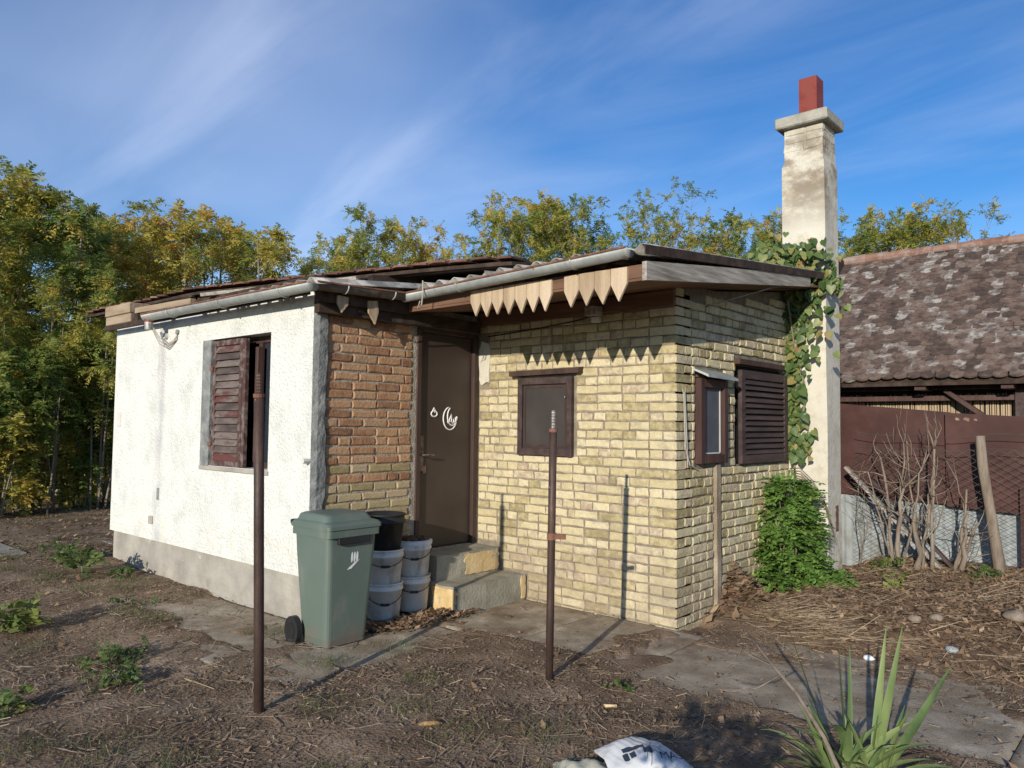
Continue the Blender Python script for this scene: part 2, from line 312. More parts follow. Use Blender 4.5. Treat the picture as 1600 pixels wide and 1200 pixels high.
M['reed'] = mat('reed_wall', [(0,(.20,.14,.085)),(.5,(.36,.27,.17)),(1,(.48,.37,.25))], scale=20, rough=.9, bump=.6, bscale=60, stretch=(1,1,.05), rnd=.5)
M['brown_sheet'] = mat('brown_sheet_metal', [(0,(.038,.014,.012)),(.5,(.055,.021,.017)),(1,(.078,.034,.028))], scale=3, rough=.65, spec=.3, bump=.15, bscale=12, dirt=[((.11,.05,.038),7,.55,.72,.5,(1,1,.4),None)])
M['grey_sheet'] = mat('grey_fibre_sheet', [(0,(.20,.225,.23)),(.5,(.27,.30,.305)),(1,(.34,.37,.37))], scale=4, rough=.8, bump=.2, dirt=[((.17,.155,.13),5,.5,.7,.6,(1,1,.4),None)])
M['wire'] = mat('old_wire', [(0,(.045,.04,.036)),(1,(.10,.09,.08))], scale=10, rough=.7, metal=.2)
M['bark_pale'] = mat('pale_bark', [(0,(.115,.088,.065)),(.5,(.20,.160,.122)),(1,(.31,.26,.205))], scale=14, rough=.9, bump=.7, bscale=30, stretch=(1,1,.25))
M['bark'] = mat('tree_bark', [(0,(.12,.095,.072)),(.5,(.20,.165,.125)),(1,(.30,.255,.20))], scale=8, rough=.9, bump=.6, bscale=20, stretch=(1,1,.3))
M['bin'] = mat('green_bin_plastic', [(0,(.098,.134,.112)),(1,(.122,.160,.137))], scale=2.5, rough=.5, spec=.4, bump=.05, bscale=90, dirt=[((.21,.20,.165),6,.52,.70,.45,(1,1,.4),None),((.16,.13,.10),7,.35,.60,.7,(1,1,1),(2,-.3,-.2,.03,.20))])
M['black'] = mat('black_plastic', [(0,(.014,.014,.015)),(1,(.028,.028,.029))], scale=6, rough=.5, dirt=[((.10,.09,.08),6,.55,.75,.5,(1,1,1),None)])
M['bucket'] = mat('white_bucket_plastic', [(0,(.62,.62,.61)),(1,(.72,.72,.71))], scale=5, rough=.5, dirt=[((.26,.225,.185),7,.48,.66,.65,(1,1,.6),None)])
M['logo'] = mat('white_print', [(0,(.70,.72,.72)),(1,(.78,.80,.80))], scale=6, rough=.6)
M['paint'] = mat('white_marker_paint', [(0,(.70,.69,.67)),(1,(.80,.79,.77))], scale=6, rough=.7)
M['plastic_white'] = mat('white_fitting', [(0,(.55,.53,.48)),(1,(.66,.64,.58))], scale=6, rough=.6)
M['cable'] = mat('grey_cable', [(0,(.33,.30,.26)),(1,(.44,.41,.36))], scale=6, rough=.7)
M['blackcable'] = mat('black_cable', [(0,(.012,.012,.012)),(1,(.02,.02,.02))], scale=6, rough=.6)
M['screen'] = mat('insect_screen', [(0,(.036,.032,.030)),(1,(.060,.052,.047))], scale=3, rough=.55, spec=.3)
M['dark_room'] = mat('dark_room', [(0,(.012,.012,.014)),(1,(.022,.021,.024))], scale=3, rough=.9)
M['curtain'] = mat('grey_curtain', [(0,(.10,.11,.125)),(1,(.17,.18,.20))], scale=7, rough=.9, stretch=(1,5,.3))
M['bag'] = mat('woven_plastic_bag', [(0,(.55,.56,.56)),(1,(.70,.71,.70))], scale=5, rough=.5, spec=.4, bump=.25, bscale=22, bdist=.01, dirt=[((.32,.28,.22),5,.60,.72,.6,(1,1,1),None)])
M['bag_blue'] = mat('navy_print', [(0,(.022,.034,.06)),(1,(.04,.055,.09))], scale=8, rough=.5)
M['bag_grey'] = mat('grey_print', [(0,(.20,.22,.25)),(1,(.28,.30,.33))], scale=8, rough=.5)
M['cream'] = mat('cream_sack', [(0,(.52,.49,.36)),(1,(.64,.61,.47))], scale=6, rough=.7, bump=.3, bscale=30)
M['cob'] = mat('dry_corn_cob', [(0,(.17,.095,.045)),(.5,(.26,.165,.08)),(1,(.36,.26,.15))], scale=40, rough=.9, bump=.6, bscale=90)
LEAF = [(0,(.075,.135,.042)),(.18,(.135,.215,.06)),(.36,(.225,.30,.078)),(.5,(.36,.38,.095)),(.64,(.55,.48,.11)),(.82,(.66,.50,.12)),(1,(.58,.37,.10))]
M['leaf'] = mat('tree_leaves', LEAF, scale=.9, rough=.6, attr=.70, tint=True, trans=.55, spec=.2)
M['bush'] = mat('bush_leaves', [(0,(.08,.16,.035)),(.5,(.16,.28,.058)),(1,(.27,.38,.09))], scale=5, rough=.55, attr=.7, trans=.3, spec=.3)
M['weed'] = mat('weed_leaves', [(0,(.05,.095,.028)),(.5,(.10,.155,.045)),(1,(.23,.25,.07))], scale=5, rough=.6, attr=.7, tint=True, trans=.3)
M['ivy'] = mat('vine_leaves', [(0,(.05,.095,.028)),(.45,(.10,.16,.045)),(.75,(.19,.235,.075)),(.92,(.28,.25,.09)),(1,(.30,.17,.07))], scale=8, rough=.45, rnd=.75, trans=.25, spec=.4)
M['yucca'] = mat('yucca_leaves', [(0,(.085,.135,.05)),(.5,(.145,.21,.075)),(1,(.23,.29,.11))], scale=7, rough=.5, spec=.35, trans=.15, rnd=.4, stretch=(1,1,.3))
M['deadleaf'] = mat('dead_leaves', [(0,(.12,.072,.042)),(.35,(.21,.13,.076)),(.65,(.32,.215,.13)),(.9,(.47,.35,.225)),(1,(.50,.40,.14))], scale=30, rough=.9, attr=.85, trans=.1)
M['straw'] = mat('dry_straw', [(0,(.17,.12,.075)),(.4,(.30,.22,.14)),(.8,(.46,.36,.235)),(1,(.56,.47,.34))], scale=30, rough=.85, attr=.85)
M['clod'] = mat('earth_clods', [(0,(.10,.070,.048)),(.6,(.175,.126,.09)),(.9,(.25,.19,.14)),(1,(.42,.38,.32))], scale=30, rough=.95, attr=.85)
M['grass'] = mat('grass_blades', [(0,(.05,.075,.025)),(.5,(.09,.115,.04)),(1,(.20,.19,.08))], scale=3, rough=.7, attr=.8, trans=.2)
M['ground'] = mat('bare_earth', [(0,(.11,.074,.048)),(.35,(.18,.124,.08)),(.65,(.255,.183,.123)),(1,(.36,.275,.195))], scale=2.2, detail=14, rough=.97, bump=.9, bscale=55, bdist=.014, bdetail=10, fine=.42, spec=.15,
    dirt=[((.075,.085,.035),1.1,.60,.72,.45,(1,1,1),None)])

def glass_mat(name, col, rough=.08):
    m = bpy.data.materials.new(name); m.use_nodes = True
    b = m.node_tree.nodes['Principled BSDF']; N, L = m.node_tree.nodes, m.node_tree.links
    n = N.new('ShaderNodeTexNoise'); n.inputs['Scale'].default_value = 8; n.inputs['Detail'].default_value = 8
    g = N.new('ShaderNodeNewGeometry'); L.new(g.outputs['Position'], n.inputs['Vector'])
    r = N.new('ShaderNodeValToRGB'); L.new(n.outputs[0], r.inputs[0])
    r.color_ramp.elements[0].color = (*col, 1); r.color_ramp.elements[1].color = (*[c*1.8 for c in col], 1)
    L.new(r.outputs[0], b.inputs['Base Color']); b.inputs['Roughness'].default_value = rough; b.inputs['IOR'].default_value = 1.5
    q = N.new('ShaderNodeMapRange'); L.new(n.outputs[0], q.inputs[0]); q.inputs[3].default_value = rough; q.inputs[4].default_value = rough+.2; L.new(q.outputs[0], b.inputs['Roughness'])
    return m
M['glass'] = glass_mat('dusty_dark_glass', (.018,.022,.03))
M['glass2'] = glass_mat('glass_before_curtain', (.055,.065,.08), .12)

# ------------------------------------------------------------------ ground
def path_mask(x, y):
    """1 inside the concrete strips, with ragged edges"""
    w = fbm(x*2.2, y*2.2, 4, 11)*0.55
    def rect(x0, x1, y0, y1): return np.minimum(np.minimum(x-x0, x1-x), np.minimum(y-y0, y1-y))
    d = np.maximum(rect(-3.75, -1.05, -2.55, -1.6), rect(-1.75, 0.05, -1.15, 0.2))
    d = np.maximum(d, rect(-1.75, -1.1, -2.3, -0.9))
    d = np.maximum(d, rect(-0.1, 6, -1.22+0.0*x, -0.18 ))
    d = np.maximum(d, rect(-0.2, 0.35, -0.5, 0.55))
    return ss((d + w*0.8-.03)/0.16)
def terrain(x, y):
    h = 0.055*fbm(x*0.55, y*0.55, 3, 3) + 0.045*fbm(x*2.6, y*2.6, 4, 5) + 0.012*fbm(x*13, y*13, 3, 9)
    near = ss((14-np.hypot(x+1, y+1))/8)
    h = h*(0.35+0.65*near) + 0.016 - 0.03*ss((-2.75-y)/.45)*ss((x+3.6)/1.0)
    bank = ss((x-0.05)/0.5)*ss((y-0.05)/1.5)
    h = h + 0.17*bank
    h = h + 0.06*ss((-4.2-x)/2.0)
    m = path_mask(x, y)
    h = h*(1-m) + m*(-0.035+0.05*ss((fbm(x*1.7, y*1.7, 4, 41)-.13)/.12))
    inside = ss((x+6.1)/0.1)*ss((-0.2-x)/0.1)*ss((y+1.7)/.1)*ss((2.1-y)/.1)
    return h
def axis(lo, hi, step, far, grow=1.22):
    a = list(np.arange(lo, hi+1e-6, step)); s = step
    up = [a[-1]]
    while up[-1] < far: s *= grow; up.append(up[-1]+s)
    s = step; dn = [a[0]]
    while dn[-1] > -far: s *= grow; dn.append(dn[-1]-s)
    return np.array(dn[:0:-1] + a + up[1:])
gx = axis(-7.0, 3.6, 0.03, 400); gy = axis(-4.6, 3.6, 0.03, 400)
GX, GY = np.meshgrid(gx, gy)
GZ = terrain(GX, GY)
nx_, ny_ = len(gx), len(gy)
idx = np.arange(nx_*ny_).reshape(ny_, nx_)
gf = np.stack([idx[:-1,:-1], idx[:-1,1:], idx[1:,1:], idx[1:,:-1]], -1).reshape(-1, 4)
ground = link('ground', np_mesh('ground', np.stack([GX, GY, GZ], -1).reshape(-1, 3), gf, M['ground'], True))
tag(ground, 'bare brown earth yard with scattered litter around the house', 'ground', kind='structure')
def gz(x, y): return float(terrain(np.array([x]), np.array([y]))[0])

# concrete path: cast slabs, cracked apart
path = empty('path', (0,0,0), 'worn grey concrete path and apron along the house walls', 'path'); path['kind'] = 'structure'
def slab(x0, x1, y0, y1, z, tilt=0):
    xs = np.linspace(x0, x1, int((x1-x0)/.025)+2); ys = np.linspace(y0, y1, int((y1-y0)/.025)+2)
    X, Y = np.meshgrid(xs, ys)
    Z = z + 0.012*fbm(X*2.2, Y*2.2, 4, 21) + 0.004*fbm(X*11, Y*11, 2, 23) + tilt*(X-x0)
    e = np.minimum(np.minimum(X-x0, x1-X), np.minimum(Y-y0, y1-Y))
    Z = np.where(e < 1e-6, Z-0.02, Z)
    i = np.arange(X.size).reshape(X.shape)
    f = np.stack([i[:-1,:-1], i[:-1,1:], i[1:,1:], i[1:,:-1]], -1).reshape(-1, 4)
    return link('slab', np_mesh('slab', np.stack([X, Y, Z], -1).reshape(-1, 3), f, M['concrete'], True), path)
slab(-4.1, -2.62, -2.85, -1.85, .0); slab(-2.60, -1.76, -2.85, -1.85, .004); slab(-1.75, -.70, -2.85, -1.16, .002)
slab(-1.9, -.74, -1.15, -.004, .004, .004); slab(-.73, .25, -1.75, -.004, .008); slab(.256, 2.3, -2.0, .5, .004); slab(2.305, 5.4, -2.0, .5, .006)

# ------------------------------------------------------------------ house
house = empty('house', (-2.1, 0, 0), 'small single storey house, half white roughcast and half yellow brick, with low sheet roof', 'house')
HO = Vector((-2.1, 0, 0))
def panel(name, m, plane, p, u0, u1, z0, z1, holes=(), th=.25, out=None):
    """upright wall sheet with rectangular holes. plane 'y': faces -Y at Y=p, u is X. plane 'x': faces +X at X=p, u is Y."""
    us = sorted({u0, u1, *[h[0] for h in holes], *[h[1] for h in holes]}); zs = sorted({z0, z1, *[h[2] for h in holes], *[h[3] for h in holes]})
    mb = MB()
    def P(u, z, d): return (u, p+d, z) if plane == 'y' else (p-d, u, z)
    def solid(i, j):
        if i < 0 or j < 0 or i >= len(us)-1 or j >= len(zs)-1: return False
        cu, cz = (us[i]+us[i+1])/2, (zs[j]+zs[j+1])/2
        return not any(h[0] < cu < h[1] and h[2] < cz < h[3] for h in holes)
    for i in range(len(us)-1):
        for j in range(len(zs)-1):
            if not solid(i, j): continue
            a, b, c, d = us[i], us[i+1], zs[j], zs[j+1]
            mb.add([P(a,c,0),P(b,c,0),P(b,d,0),P(a,d,0)], [[0,1,2,3]]); mb.add([P(a,c,th),P(b,c,th),P(b,d,th),P(a,d,th)], [[3,2,1,0]])
            if not solid(i-1, j): mb.add([P(a,c,0),P(a,d,0),P(a,d,th),P(a,c,th)], [[0,1,2,3]])
            if not solid(i+1, j): mb.add([P(b,c,0),P(b,d,0),P(b,d,th),P(b,c,th)], [[3,2,1,0]])
            if not solid(i, j-1): mb.add([P(a,c,0),P(b,c,0),P(b,c,th),P(a,c,th)], [[3,2,1,0]])
            if not solid(i, j+1): mb.add([P(a,d,0),P(b,d,0),P(b,d,th),P(a,d,th)], [[0,1,2,3]])
    return mb.build(name, m, out if out is not None else house)

WY = -1.87                                           # plane of the white front
wh = [(-3.91, -2.755, 1.16, 2.32)]
white = panel('plaster_wall', M['white'], 'y', WY, -5.96, -2.14, .36, 2.62, wh, .22)
tag(white, 'white roughcast front wall')
MB().box((-5.93, WY+.03, -.25), (-2.15, WY+.21, .358), .006).build('plinth', M['cement'], house)['label'] = 'grey cement plinth below white wall'
# grey cement strip on the return edge, ragged towards the bricks
mb = MB(); n = 40; zs_ = np.linspace(-.1, 2.55, n)
rag = -1.755 + .03*(vnoise(zs_*7, zs_*0+3, 4)-.5) + .02*(vnoise(zs_*23, zs_*0+9, 5)-.5)
V = []
for z, r in zip(zs_, rag): V += [(-2.118, WY-.012, z), (-2.104+.01*random.random(), WY+.03, z), (-2.106+.008*random.random(), r-.012, z), (-2.135, r, z)]
mb.add(V, [[i*4+k, i*4+k+1, i*4+k+5, i*4+k+4] for i in range(n-1) for k in range(3)])
mb.build('corner_strip', M['cement_dark'], house)
# hidden sides and the inside
MB().box((-5.955, WY+.225, -.2), (-5.74, 2.2, 2.62)).build('side_wall', M['white'], house)
MB().box((-5.70, 2.02, -.2), (-.27, 2.24, 2.9)).build('rear_wall', M['white'], house)
MB().box((-3.95, WY+1.2, .9), (-2.65, WY+1.25, 2.5)).build('room_partition', M['dark_room'], house)
MB().box((-5.70, WY+.24, .30), (-2.4, 1.9, .34)).build('room_floor', M['dark_room'], house)

yw = panel('brick_wall', M['mortar'], 'y', 0, -2.128, -.004, -.3, 2.62, [(-1.60, -.985, 1.29, 1.99)], .24); yw['label'] = 'yellow brick front wall'
rw = panel('brick_wall', M['mortar_dark'], 'x', -.004, .003, 2.25, -.3, 2.70, [(.315, .80, 1.262, 1.97), (1.045, 2.09, 1.235, 2.11)], .235); rw['label'] = 'yellow brick side wall in raking light'
MB().add([(-.235, .003, 2.69), (-.006, .003, 2.69), (-.006, 2.25, 2.69), (-.235, 2.25, 2.69), (-.006, .7, 2.72), (-.006, 2.25, 2.925), (-.235, 2.25, 2.925), (-.235, .7, 2.72)], [[1,2,5,4],[4,5,6,7],[0,1,4,7],[2,3,6,5],[0,7,6,3]]).build('gable_infill', M['mortar_dark'], house)
MB().add([(-5.9, -1.68, 2.60), (-.05, -1.68, 2.60), (-.05, 2.2, 2.86), (-5.9, 2.2, 2.86), (-5.9, -1.68, 2.63), (-.05, -1.68, 2.63), (-.05, 2.2, 2.89), (-5.9, 2.2, 2.89)][:0] or [(-5.7, -1.62, 2.585), (-2.2, -1.62, 2.585), (-2.2, 2.0, 2.85), (-5.7, 2.0, 2.85), (-5.7, -1.62, 2.61), (-2.2, -1.62, 2.61), (-2.2, 2.0, 2.88), (-5.7, 2.0, 2.88)], [[3,2,1,0],[4,5,6,7],[0,1,5,4],[1,2,6,5],[2,3,7,6],[3,0,4,7]]).build('ceiling', M['underwood'], house)
MB().box((-.30, 2.14, 2.60), (-.012, 2.247, 2.985)).build('gable_infill', M['mortar_dark'], house)
ow = panel('brick_wall', M['mortar_light'], 'x', -2.13, -1.76, -.002, -.3, 2.60, [(-.80, -.02, .44, 2.43)], .22); ow['label'] = 'orange and ochre brick wall beside the door'

# --- bricks
def brick_mesh(w, h, d, proud, m, seed, soft):
    r = random.Random(seed); c = .004 + .004*soft; w2, h2 = w/2, h/2
    out = [(-w2,-h2),(-w2*.3,-h2),(w2*.4,-h2),(w2,-h2),(w2,0),(w2,h2),(w2*.3,h2),(-w2*.4,h2),(-w2,h2),(-w2,0)]
    j = .0022+.0022*soft
    out = [(x+r.uniform(-j,j), z+r.uniform(-j,j)) for x, z in out]
    n = len(out); V = []
    for x, z in out:
        k = c*(1.0+r.uniform(-.35,.8)*soft); V.append((x*(1-k/w2), -proud+r.uniform(-.0012,.0012), z*(1-k/h2)))
    for x, z in out: V.append((x, -proud+c*.9, z))
    for x, z in out: V.append((x, d, z))
    F = [list(range(n))]
    for ring in range(2):
        for i in range(n): F.append([ring*n+i, (ring+1)*n+i, (ring+1)*n+(i+1) % n, ring*n+(i+1) % n])
    return np_mesh('brick', V, F, m)
_bm = {}
def get_brick(w, h, d, proud, key, soft, nvar=6):
    proud = round(proud, 3); k = (round(w, 3), round(d, 3), key, random.randrange(nvar), proud)
    if k not in _bm: _bm[k] = brick_mesh(w, h, d, proud, M[key], int(k[0]*1000)*7+k[3]*131+int(proud*1e4), soft)
    return _bm[k]
CH = .0757
def lay(wall, plane, p, specs, limit=300):
    """specs: (u centre, z centre, width, depth, proud, material, softness, width scale). The largest become bricks, the rest one mesh."""
    specs = sorted(specs, key=lambda s: -s[2])
    off = Vector(wall.location) + HO
    rest = {}
    for i, (u, z, w, d, pr, key, soft, sx) in enumerate(specs):
        me = get_brick(w, CH-.0118, d, pr, key, soft)
        loc = Vector((u, p, z)) if plane == 'y' else Vector((p, u, z))
        rz = (0 if plane == 'y' else math.pi/2)
        tilt = random.gauss(0, .006)
        if i < limit:
            o = link('brick', me, wall, loc-off); o.rotation_euler = (random.gauss(0,.008), tilt, rz+random.gauss(0,.008)); o.scale = (sx, 1, random.uniform(.95,1.04))
        else:
            rest.setdefault(key, []).append((me, Matrix.Translation(loc-off) @ Matrix.Rotation(rz, 4, 'Z') @ Matrix.Rotation(tilt, 4, 'Y') @ Matrix.Diagonal((sx, 1, 1, 1))))
    for key, lst in rest.items():
        V = []; F = []; T = []
        for me, mw in lst:
            n = len(V); t = random.random()
            V += [tuple(mw @ v.co) for v in me.vertices]; T += [t]*len(me.vertices); F += [[i+n for i in q.vertices] for q in me.polygons]
        me = np_mesh('brickwork', V, F, M[key], False, T)
        tag(link('brickwork', me, wall), kind='stuff')
def course(u0, u1, mode, start=0.0):
    """brick extents along a course"""
    u = u0+start; out = []
    while u < u1-.03:
        w = .242 if mode == 'S' else .115
        if mode == 'S' and random.random() < .18: w = random.choice((.115,.115,.17,.06))
        if mode == 'H' and random.random() < .12: w = random.choice((.242,.17,.06))
        w *= random.uniform(.95,1.03)
        if mode == 'M': w = random.choice((.115,.115,.242))
        e = min(u+w, u1)
        if e-u > .035: out.append((u, e))
        u = e+.011
    return out
def cut(ext, z, holes, m=.012):
    """clip the brick extents of a course against openings"""
    res = []
    for a, b in ext:
        segs = [(a, b)]
        for h0, h1, z0, z1 in holes:
            if z+CH/2 <= z0+.02 or z-CH/2 >= z1-.02: continue
            ns = []
            for s0, s1 in segs:
                if s1 <= h0-m or s0 >= h1+m: ns.append((s0, s1)); continue
                if s0 < h0-m: ns.append((s0, h0-m))
                if s1 > h1+m: ns.append((h1+m, s1))
            segs = ns
        res += [s for s in segs if s[1]-s[0] > .03]
    return res
def snap(w): return .242 if w > .19 else (.16 if w > .14 else (.115 if w > .085 else .06))
ncourse = 34
ysp = []; rsp = []
for i in range(-2, ncourse+4):
    z = .012 + CH*(i+.5)
    S = (i % 2 == 0)
    # corner brick shared by both faces, laid with the front wall
    cw, cdp = (.242, .115) if S else (.115, .242)
    if z < 2.64: ysp.append((.010-cw/2, z, cw, cdp, .007, 'yellow', .3, 1.0))
    ext = course(0, 2.13-cw-.012, 'S' if S else ('H' if random.random() < .7 else 'M'))
    ext = [(-cw-.002-b, -cw-.002-a) for a, b in ext]
    for a, b in (cut(ext, z, [(-1.615, -.97, 1.285, 2.07), (-2.14, -1.5, -.5, .20), (-2.14, -1.84, -.5, .43), (-2.12, -2.0, 1.93, 2.40)]) if z < 2.58 else []):
        w = b-a; sw = snap(w); ysp.append(((a+b)/2+random.gauss(0,.002), z+random.gauss(0,.0015), sw, .05, .008+random.gauss(0,.0015), 'yellow', .9, w/sw))
    ext = course(cdp+.012, 2.24, 'H' if S else 'S')
    for a, b in cut(ext, z, [(.30, .815, 1.25, 2.02), (1.03, 2.11, 1.225, 2.16), (.615, .745, -.5, 1.26)]):
        w = b-a; sw = snap(w)
        if z+CH/2 > 2.60+.1276*a: continue
        rsp.append(((a+b)/2, z+random.gauss(0,.002), sw, .05, .012+random.gauss(0,.002), 'yellow', .9, w/sw))
lay(yw, 'y', 0, ysp); lay(rw, 'x', 0, rsp)
osp = []
for i in range(ncourse-1):
    z = .012 + CH*(i+.5)
    ext = course(-1.745, -.865, 'S', start=(0 if i % 2 else -.12))
    ext = [(max(a, -1.745), b) for a, b in ext]
    key = 'ochre' if z < 1.06 or (z < 1.2 and random.random() < .25) else 'orange'
    for a, b in ext:
        w = b-a
        if w < .04: continue
        sw = snap(w); osp.append(((a+b)/2, z+random.gauss(0,.002), sw, .05, .011+random.gauss(0,.002), key, 1.0, w/sw))
lay(ow, 'x', -2.13, osp)
# plaster patch beside the door, high up
mb = MB(); k = 26
pts = [(-2.05+.072*math.copysign(abs(math.cos(t))**.5, math.cos(t))*(1+.12*math.sin(5*t)), 2.15+.20*math.copysign(abs(math.sin(t))**.6, math.sin(t))*(1+.08*math.cos(7*t))) for t in np.linspace(0, 2*math.pi, k, endpoint=False)]
mb.add([(x, -.017, z) for x, z in pts]+[(x*1.0, .002, z) for x, z in pts], [list(range(k))[::-1]]+[[i, (i+1) % k, k+(i+1) % k, k+i] for i in range(k)])
mb.build('plaster_patch', M['chimney'], house)

# --- door
door = MB().box((-2.185, -.745, .452), (-2.155, -.085, 2.385), .004).build('door', M['door'], house); door['label'] = 'dark brown metal door with white drawn marks'
df = MB(); df.box((-2.20, -.80, .44), (-2.118, -.748, 2.43), .004); df.box((-2.20, -.082, .44), (-2.118, -.022, 2.43), .004); df.box((-2.199, -.7475, 2.388), (-2.12, -.0825, 2.428), .003)
df.build('door_frame', M['dframe'], house)
MB().box((-2.154, -.745, 1.14), (-2.143, -.690, 1.46), .002).build('lock_plate', M['rust_lock'], door)
h = MB(); h.tube([(-2.147, -.715, 1.285), (-2.10, -.715, 1.285)], .008, 8); h.tube([(-2.10, -.722, 1.285), (-2.098, -.66, 1.287), (-2.10, -.60, 1.280)], .0085, 8); h.build('door_handle', M['rust_lock'], door)
MB().box((-2.152, -.742, .82), (-2.140, -.725, .94), .003).box((-2.152, -.742, 2.05), (-2.140, -.725, 2.17), .003).build('hinge', M['dframe'], door)
MB().box((-2.1515, -.695, 1.12), (-2.146, -.655, 1.19), .002).build('keyhole_plate', M['rust_lock'], door)
def scribble(pts, r, name):
    MB().tube([(-2.1535, y, z) for y, z in pts], r, 6).build(name, M['paint'], door, True)
cy, cz = -.36, 1.615
arc = [(cy+.085*math.cos(t), cz+.105*math.sin(t)) for t in np.linspace(math.radians(100), math.radians(370), 26)]
inn = [(cy+.03+.062*math.cos(t), cz+.02+.085*math.sin(t)) for t in np.linspace(math.radians(355), math.radians(115), 20)]
scribble(arc+inn, .0065, 'crescent_mark')
scribble([(cy-.015, cz-.05), (cy+.0, cz+.0), (cy+.015, cz+.045), (cy+.02, cz-.02), (cy+.035, cz-.055), (cy+.05, cz-.02), (cy+.045, cz+.0), (cy+.06, cz-.04), (cy+.075, cz-.03), (cy+.07, cz+.01)], .0065, 'scribble_mark')
scribble([(cy-.015, cz-.05), (cy-.03, cz-.03), (cy-.02, cz-.01), (cy, cz-.03), (cy+.03, cz-.03)], .006, 'scribble_mark')
c2, d2 = -.56, 1.655
scribble([(c2+.036*math.cos(t), d2+.026*math.sin(t)) for t in np.linspace(0, 2*math.pi, 18)], .007, 'ring_mark')
scribble([(c2-.02, d2+.02), (c2-.005, d2+.055), (c2+.012, d2+.03), (c2+.005, d2+.01)], .0065, 'ring_tail_mark')

# --- window in the white wall
win = MB().box((-3.905, WY+.13, 1.165), (-3.85, WY+.19, 2.315)).box((-2.812, WY+.13, 1.165), (-2.76, WY+.19, 2.315)).box((-3.848, WY+.131, 2.262), (-2.814, WY+.189, 2.315)).box((-3.848, WY+.131, 1.165), (-2.814, WY+.189, 1.215)).box((-3.16, WY+.128, 1.217), (-3.10, WY+.188, 2.26)).build('window', M['dframe'], house)
win['label'] = 'dark casement window behind the half open shutter'
MB().box((-3.098, WY+.15, 1.217), (-2.814, WY+.158, 2.26)).build('pane', M['glass'], win)
cs = MB().box((-3.105, WY+.06, 1.22), (-3.06, WY+.125, 2.22), .003).box((-2.85, WY+.10, 1.22), (-2.815, WY+.127, 2.22), .003); cs.build('casement', M['winwood'], win)
MB().box((-3.93, WY-.015, 1.120), (-2.74, WY+.12, 1.157), .004).build('window_sill', M['cement'], win)
MB().box((-3.93, WY-.006, 1.158), (-3.77, WY+.128, 2.318)).build('reveal', M['cement_dark'], win)
# shutter, swung into the left half
shl = empty('x', (0,0,0), None, None); bpy.data.objects.remove(shl)
def louvre(x0, x1, z0, z1, n, plane, p, frame_m, slat_m, stile, rail, sgap, label):
    """frame is the part, slats its pieces. Built in u,d,z; d is outwards"""
    def P(u, d, z): return (u, p-d, z) if plane == 'y' else (p+d, u, z)
    mb = MB()
    def bx(u0, u1, d0, d1, a, b):
        A, B = P(u0, d0, a), P(u1, d1, b); mb.box([min(q) for q in zip(A, B)], [max(q) for q in zip(A, B)], .003)
    bx(x0, x0+stile, 0, .038, z0, z1); bx(x1-stile, x1, 0, .038, z0, z1)
    bx(x0+stile+.0005, x1-stile-.0005, .002, .036, z0, z0+rail); bx(x0+stile+.0005, x1-stile-.0005, .002, .036, z1-rail, z1)
    fr = mb.build('shutter', frame_m, house); fr['label'] = label
    pitch = (z1-z0-2*rail)/n
    for i in range(n):
        zc = z0+rail+pitch*(i+.5); u0, u1 = x0+stile+.002, x1-stile-.002; s = MB(); hh = pitch*sgap
        prof = [(.004, hh*.62), (.012, hh*.66), (.040, -hh*.30), (.042, -hh*.5), (.034, -hh*.52), (.004, hh*.40)]
        j = random.uniform(-.004, .004); kk = random.uniform(-.003,.003)
        V = [P(u0, d, zc+z+j) for d, z in prof]+[P(u1, d, zc+z+j+kk) for d, z in prof]; n6 = len(prof)
        s.add(V, [list(range(n6)), list(range(n6, 2*n6))[::-1]]+[[q, (q+1) % n6, n6+(q+1) % n6, n6+q] for q in range(n6)])
        s.build('slat', slat_m, fr, origin=P((u0+u1)/2, .02, zc))
    return fr
sh = louvre(-3.765, -3.24, 1.163, 2.305, 16, 'y', WY+.05, M['peel_frame'], M['peel'], .05, .05, .95, 'weathered red louvred shutter, half open')
MB().box((-3.238, WY+.015, 1.163), (-3.19, WY+.055, 2.30), .004).build('shutter_edge', M['peel_frame'], sh)
for zc in (1.36, 2.05): MB().box((-3.785, WY-.01, zc-.02), (-3.74, WY+.008, zc+.02), .003).build('hinge', M['rust'], sh)

# --- window in the yellow wall
w2 = MB().box((-1.60, -.045, 1.29), (-1.548, .02, 1.99), .004).box((-1.037, -.045, 1.29), (-.985, .02, 1.99), .004).box((-1.547, -.044, 1.925), (-1.038, .02, 1.988), .004).box((-1.547, -.044, 1.292), (-1.038, .02, 1.358), .004).build('window', M['darkwood'], house)
w2['label'] = 'brown framed window with dark insect screen'
MB().box((-1.546, -.020, 1.359), (-1.039, -.012, 1.924)).build('insect_screen', M['screen'], w2)
MB().box((-1.535, -.026, 1.37), (-1.515, -.019, 1.915)).box((-1.07, -.026, 1.37), (-1.05, -.019, 1.915)).box((-1.514, -.0255, 1.895), (-1.071, -.019, 1.915)).box((-1.514, -.0255, 1.37), (-1.071, -.019, 1.39)).build('screen_frame', M['dframe'], w2)
mb = MB(); V = []
for i, x in enumerate(np.linspace(-1.675, -.885, 14)):
    d = random.uniform(-.004,.004); zl = 2.005+.012*(x+1.6); V += [(x, -.075+d, zl), (x, -.075+d, zl+.045), (x, .0, zl+.055), (x, .0, zl)]
mb.add(V, [[3,2,1,0], [52,53,54,55]]+[[i*4+k, i*4+(k+1) % 4, i*4+4+(k+1) % 4, i*4+4+k] for i in range(13) for k in range(4)])
mb.build('window_hood', M['dframe'], w2)
MB().box((-1.055, -.052, 1.80), (-1.045, -.044, 1.815)).build('latch', M['thread'], w2)
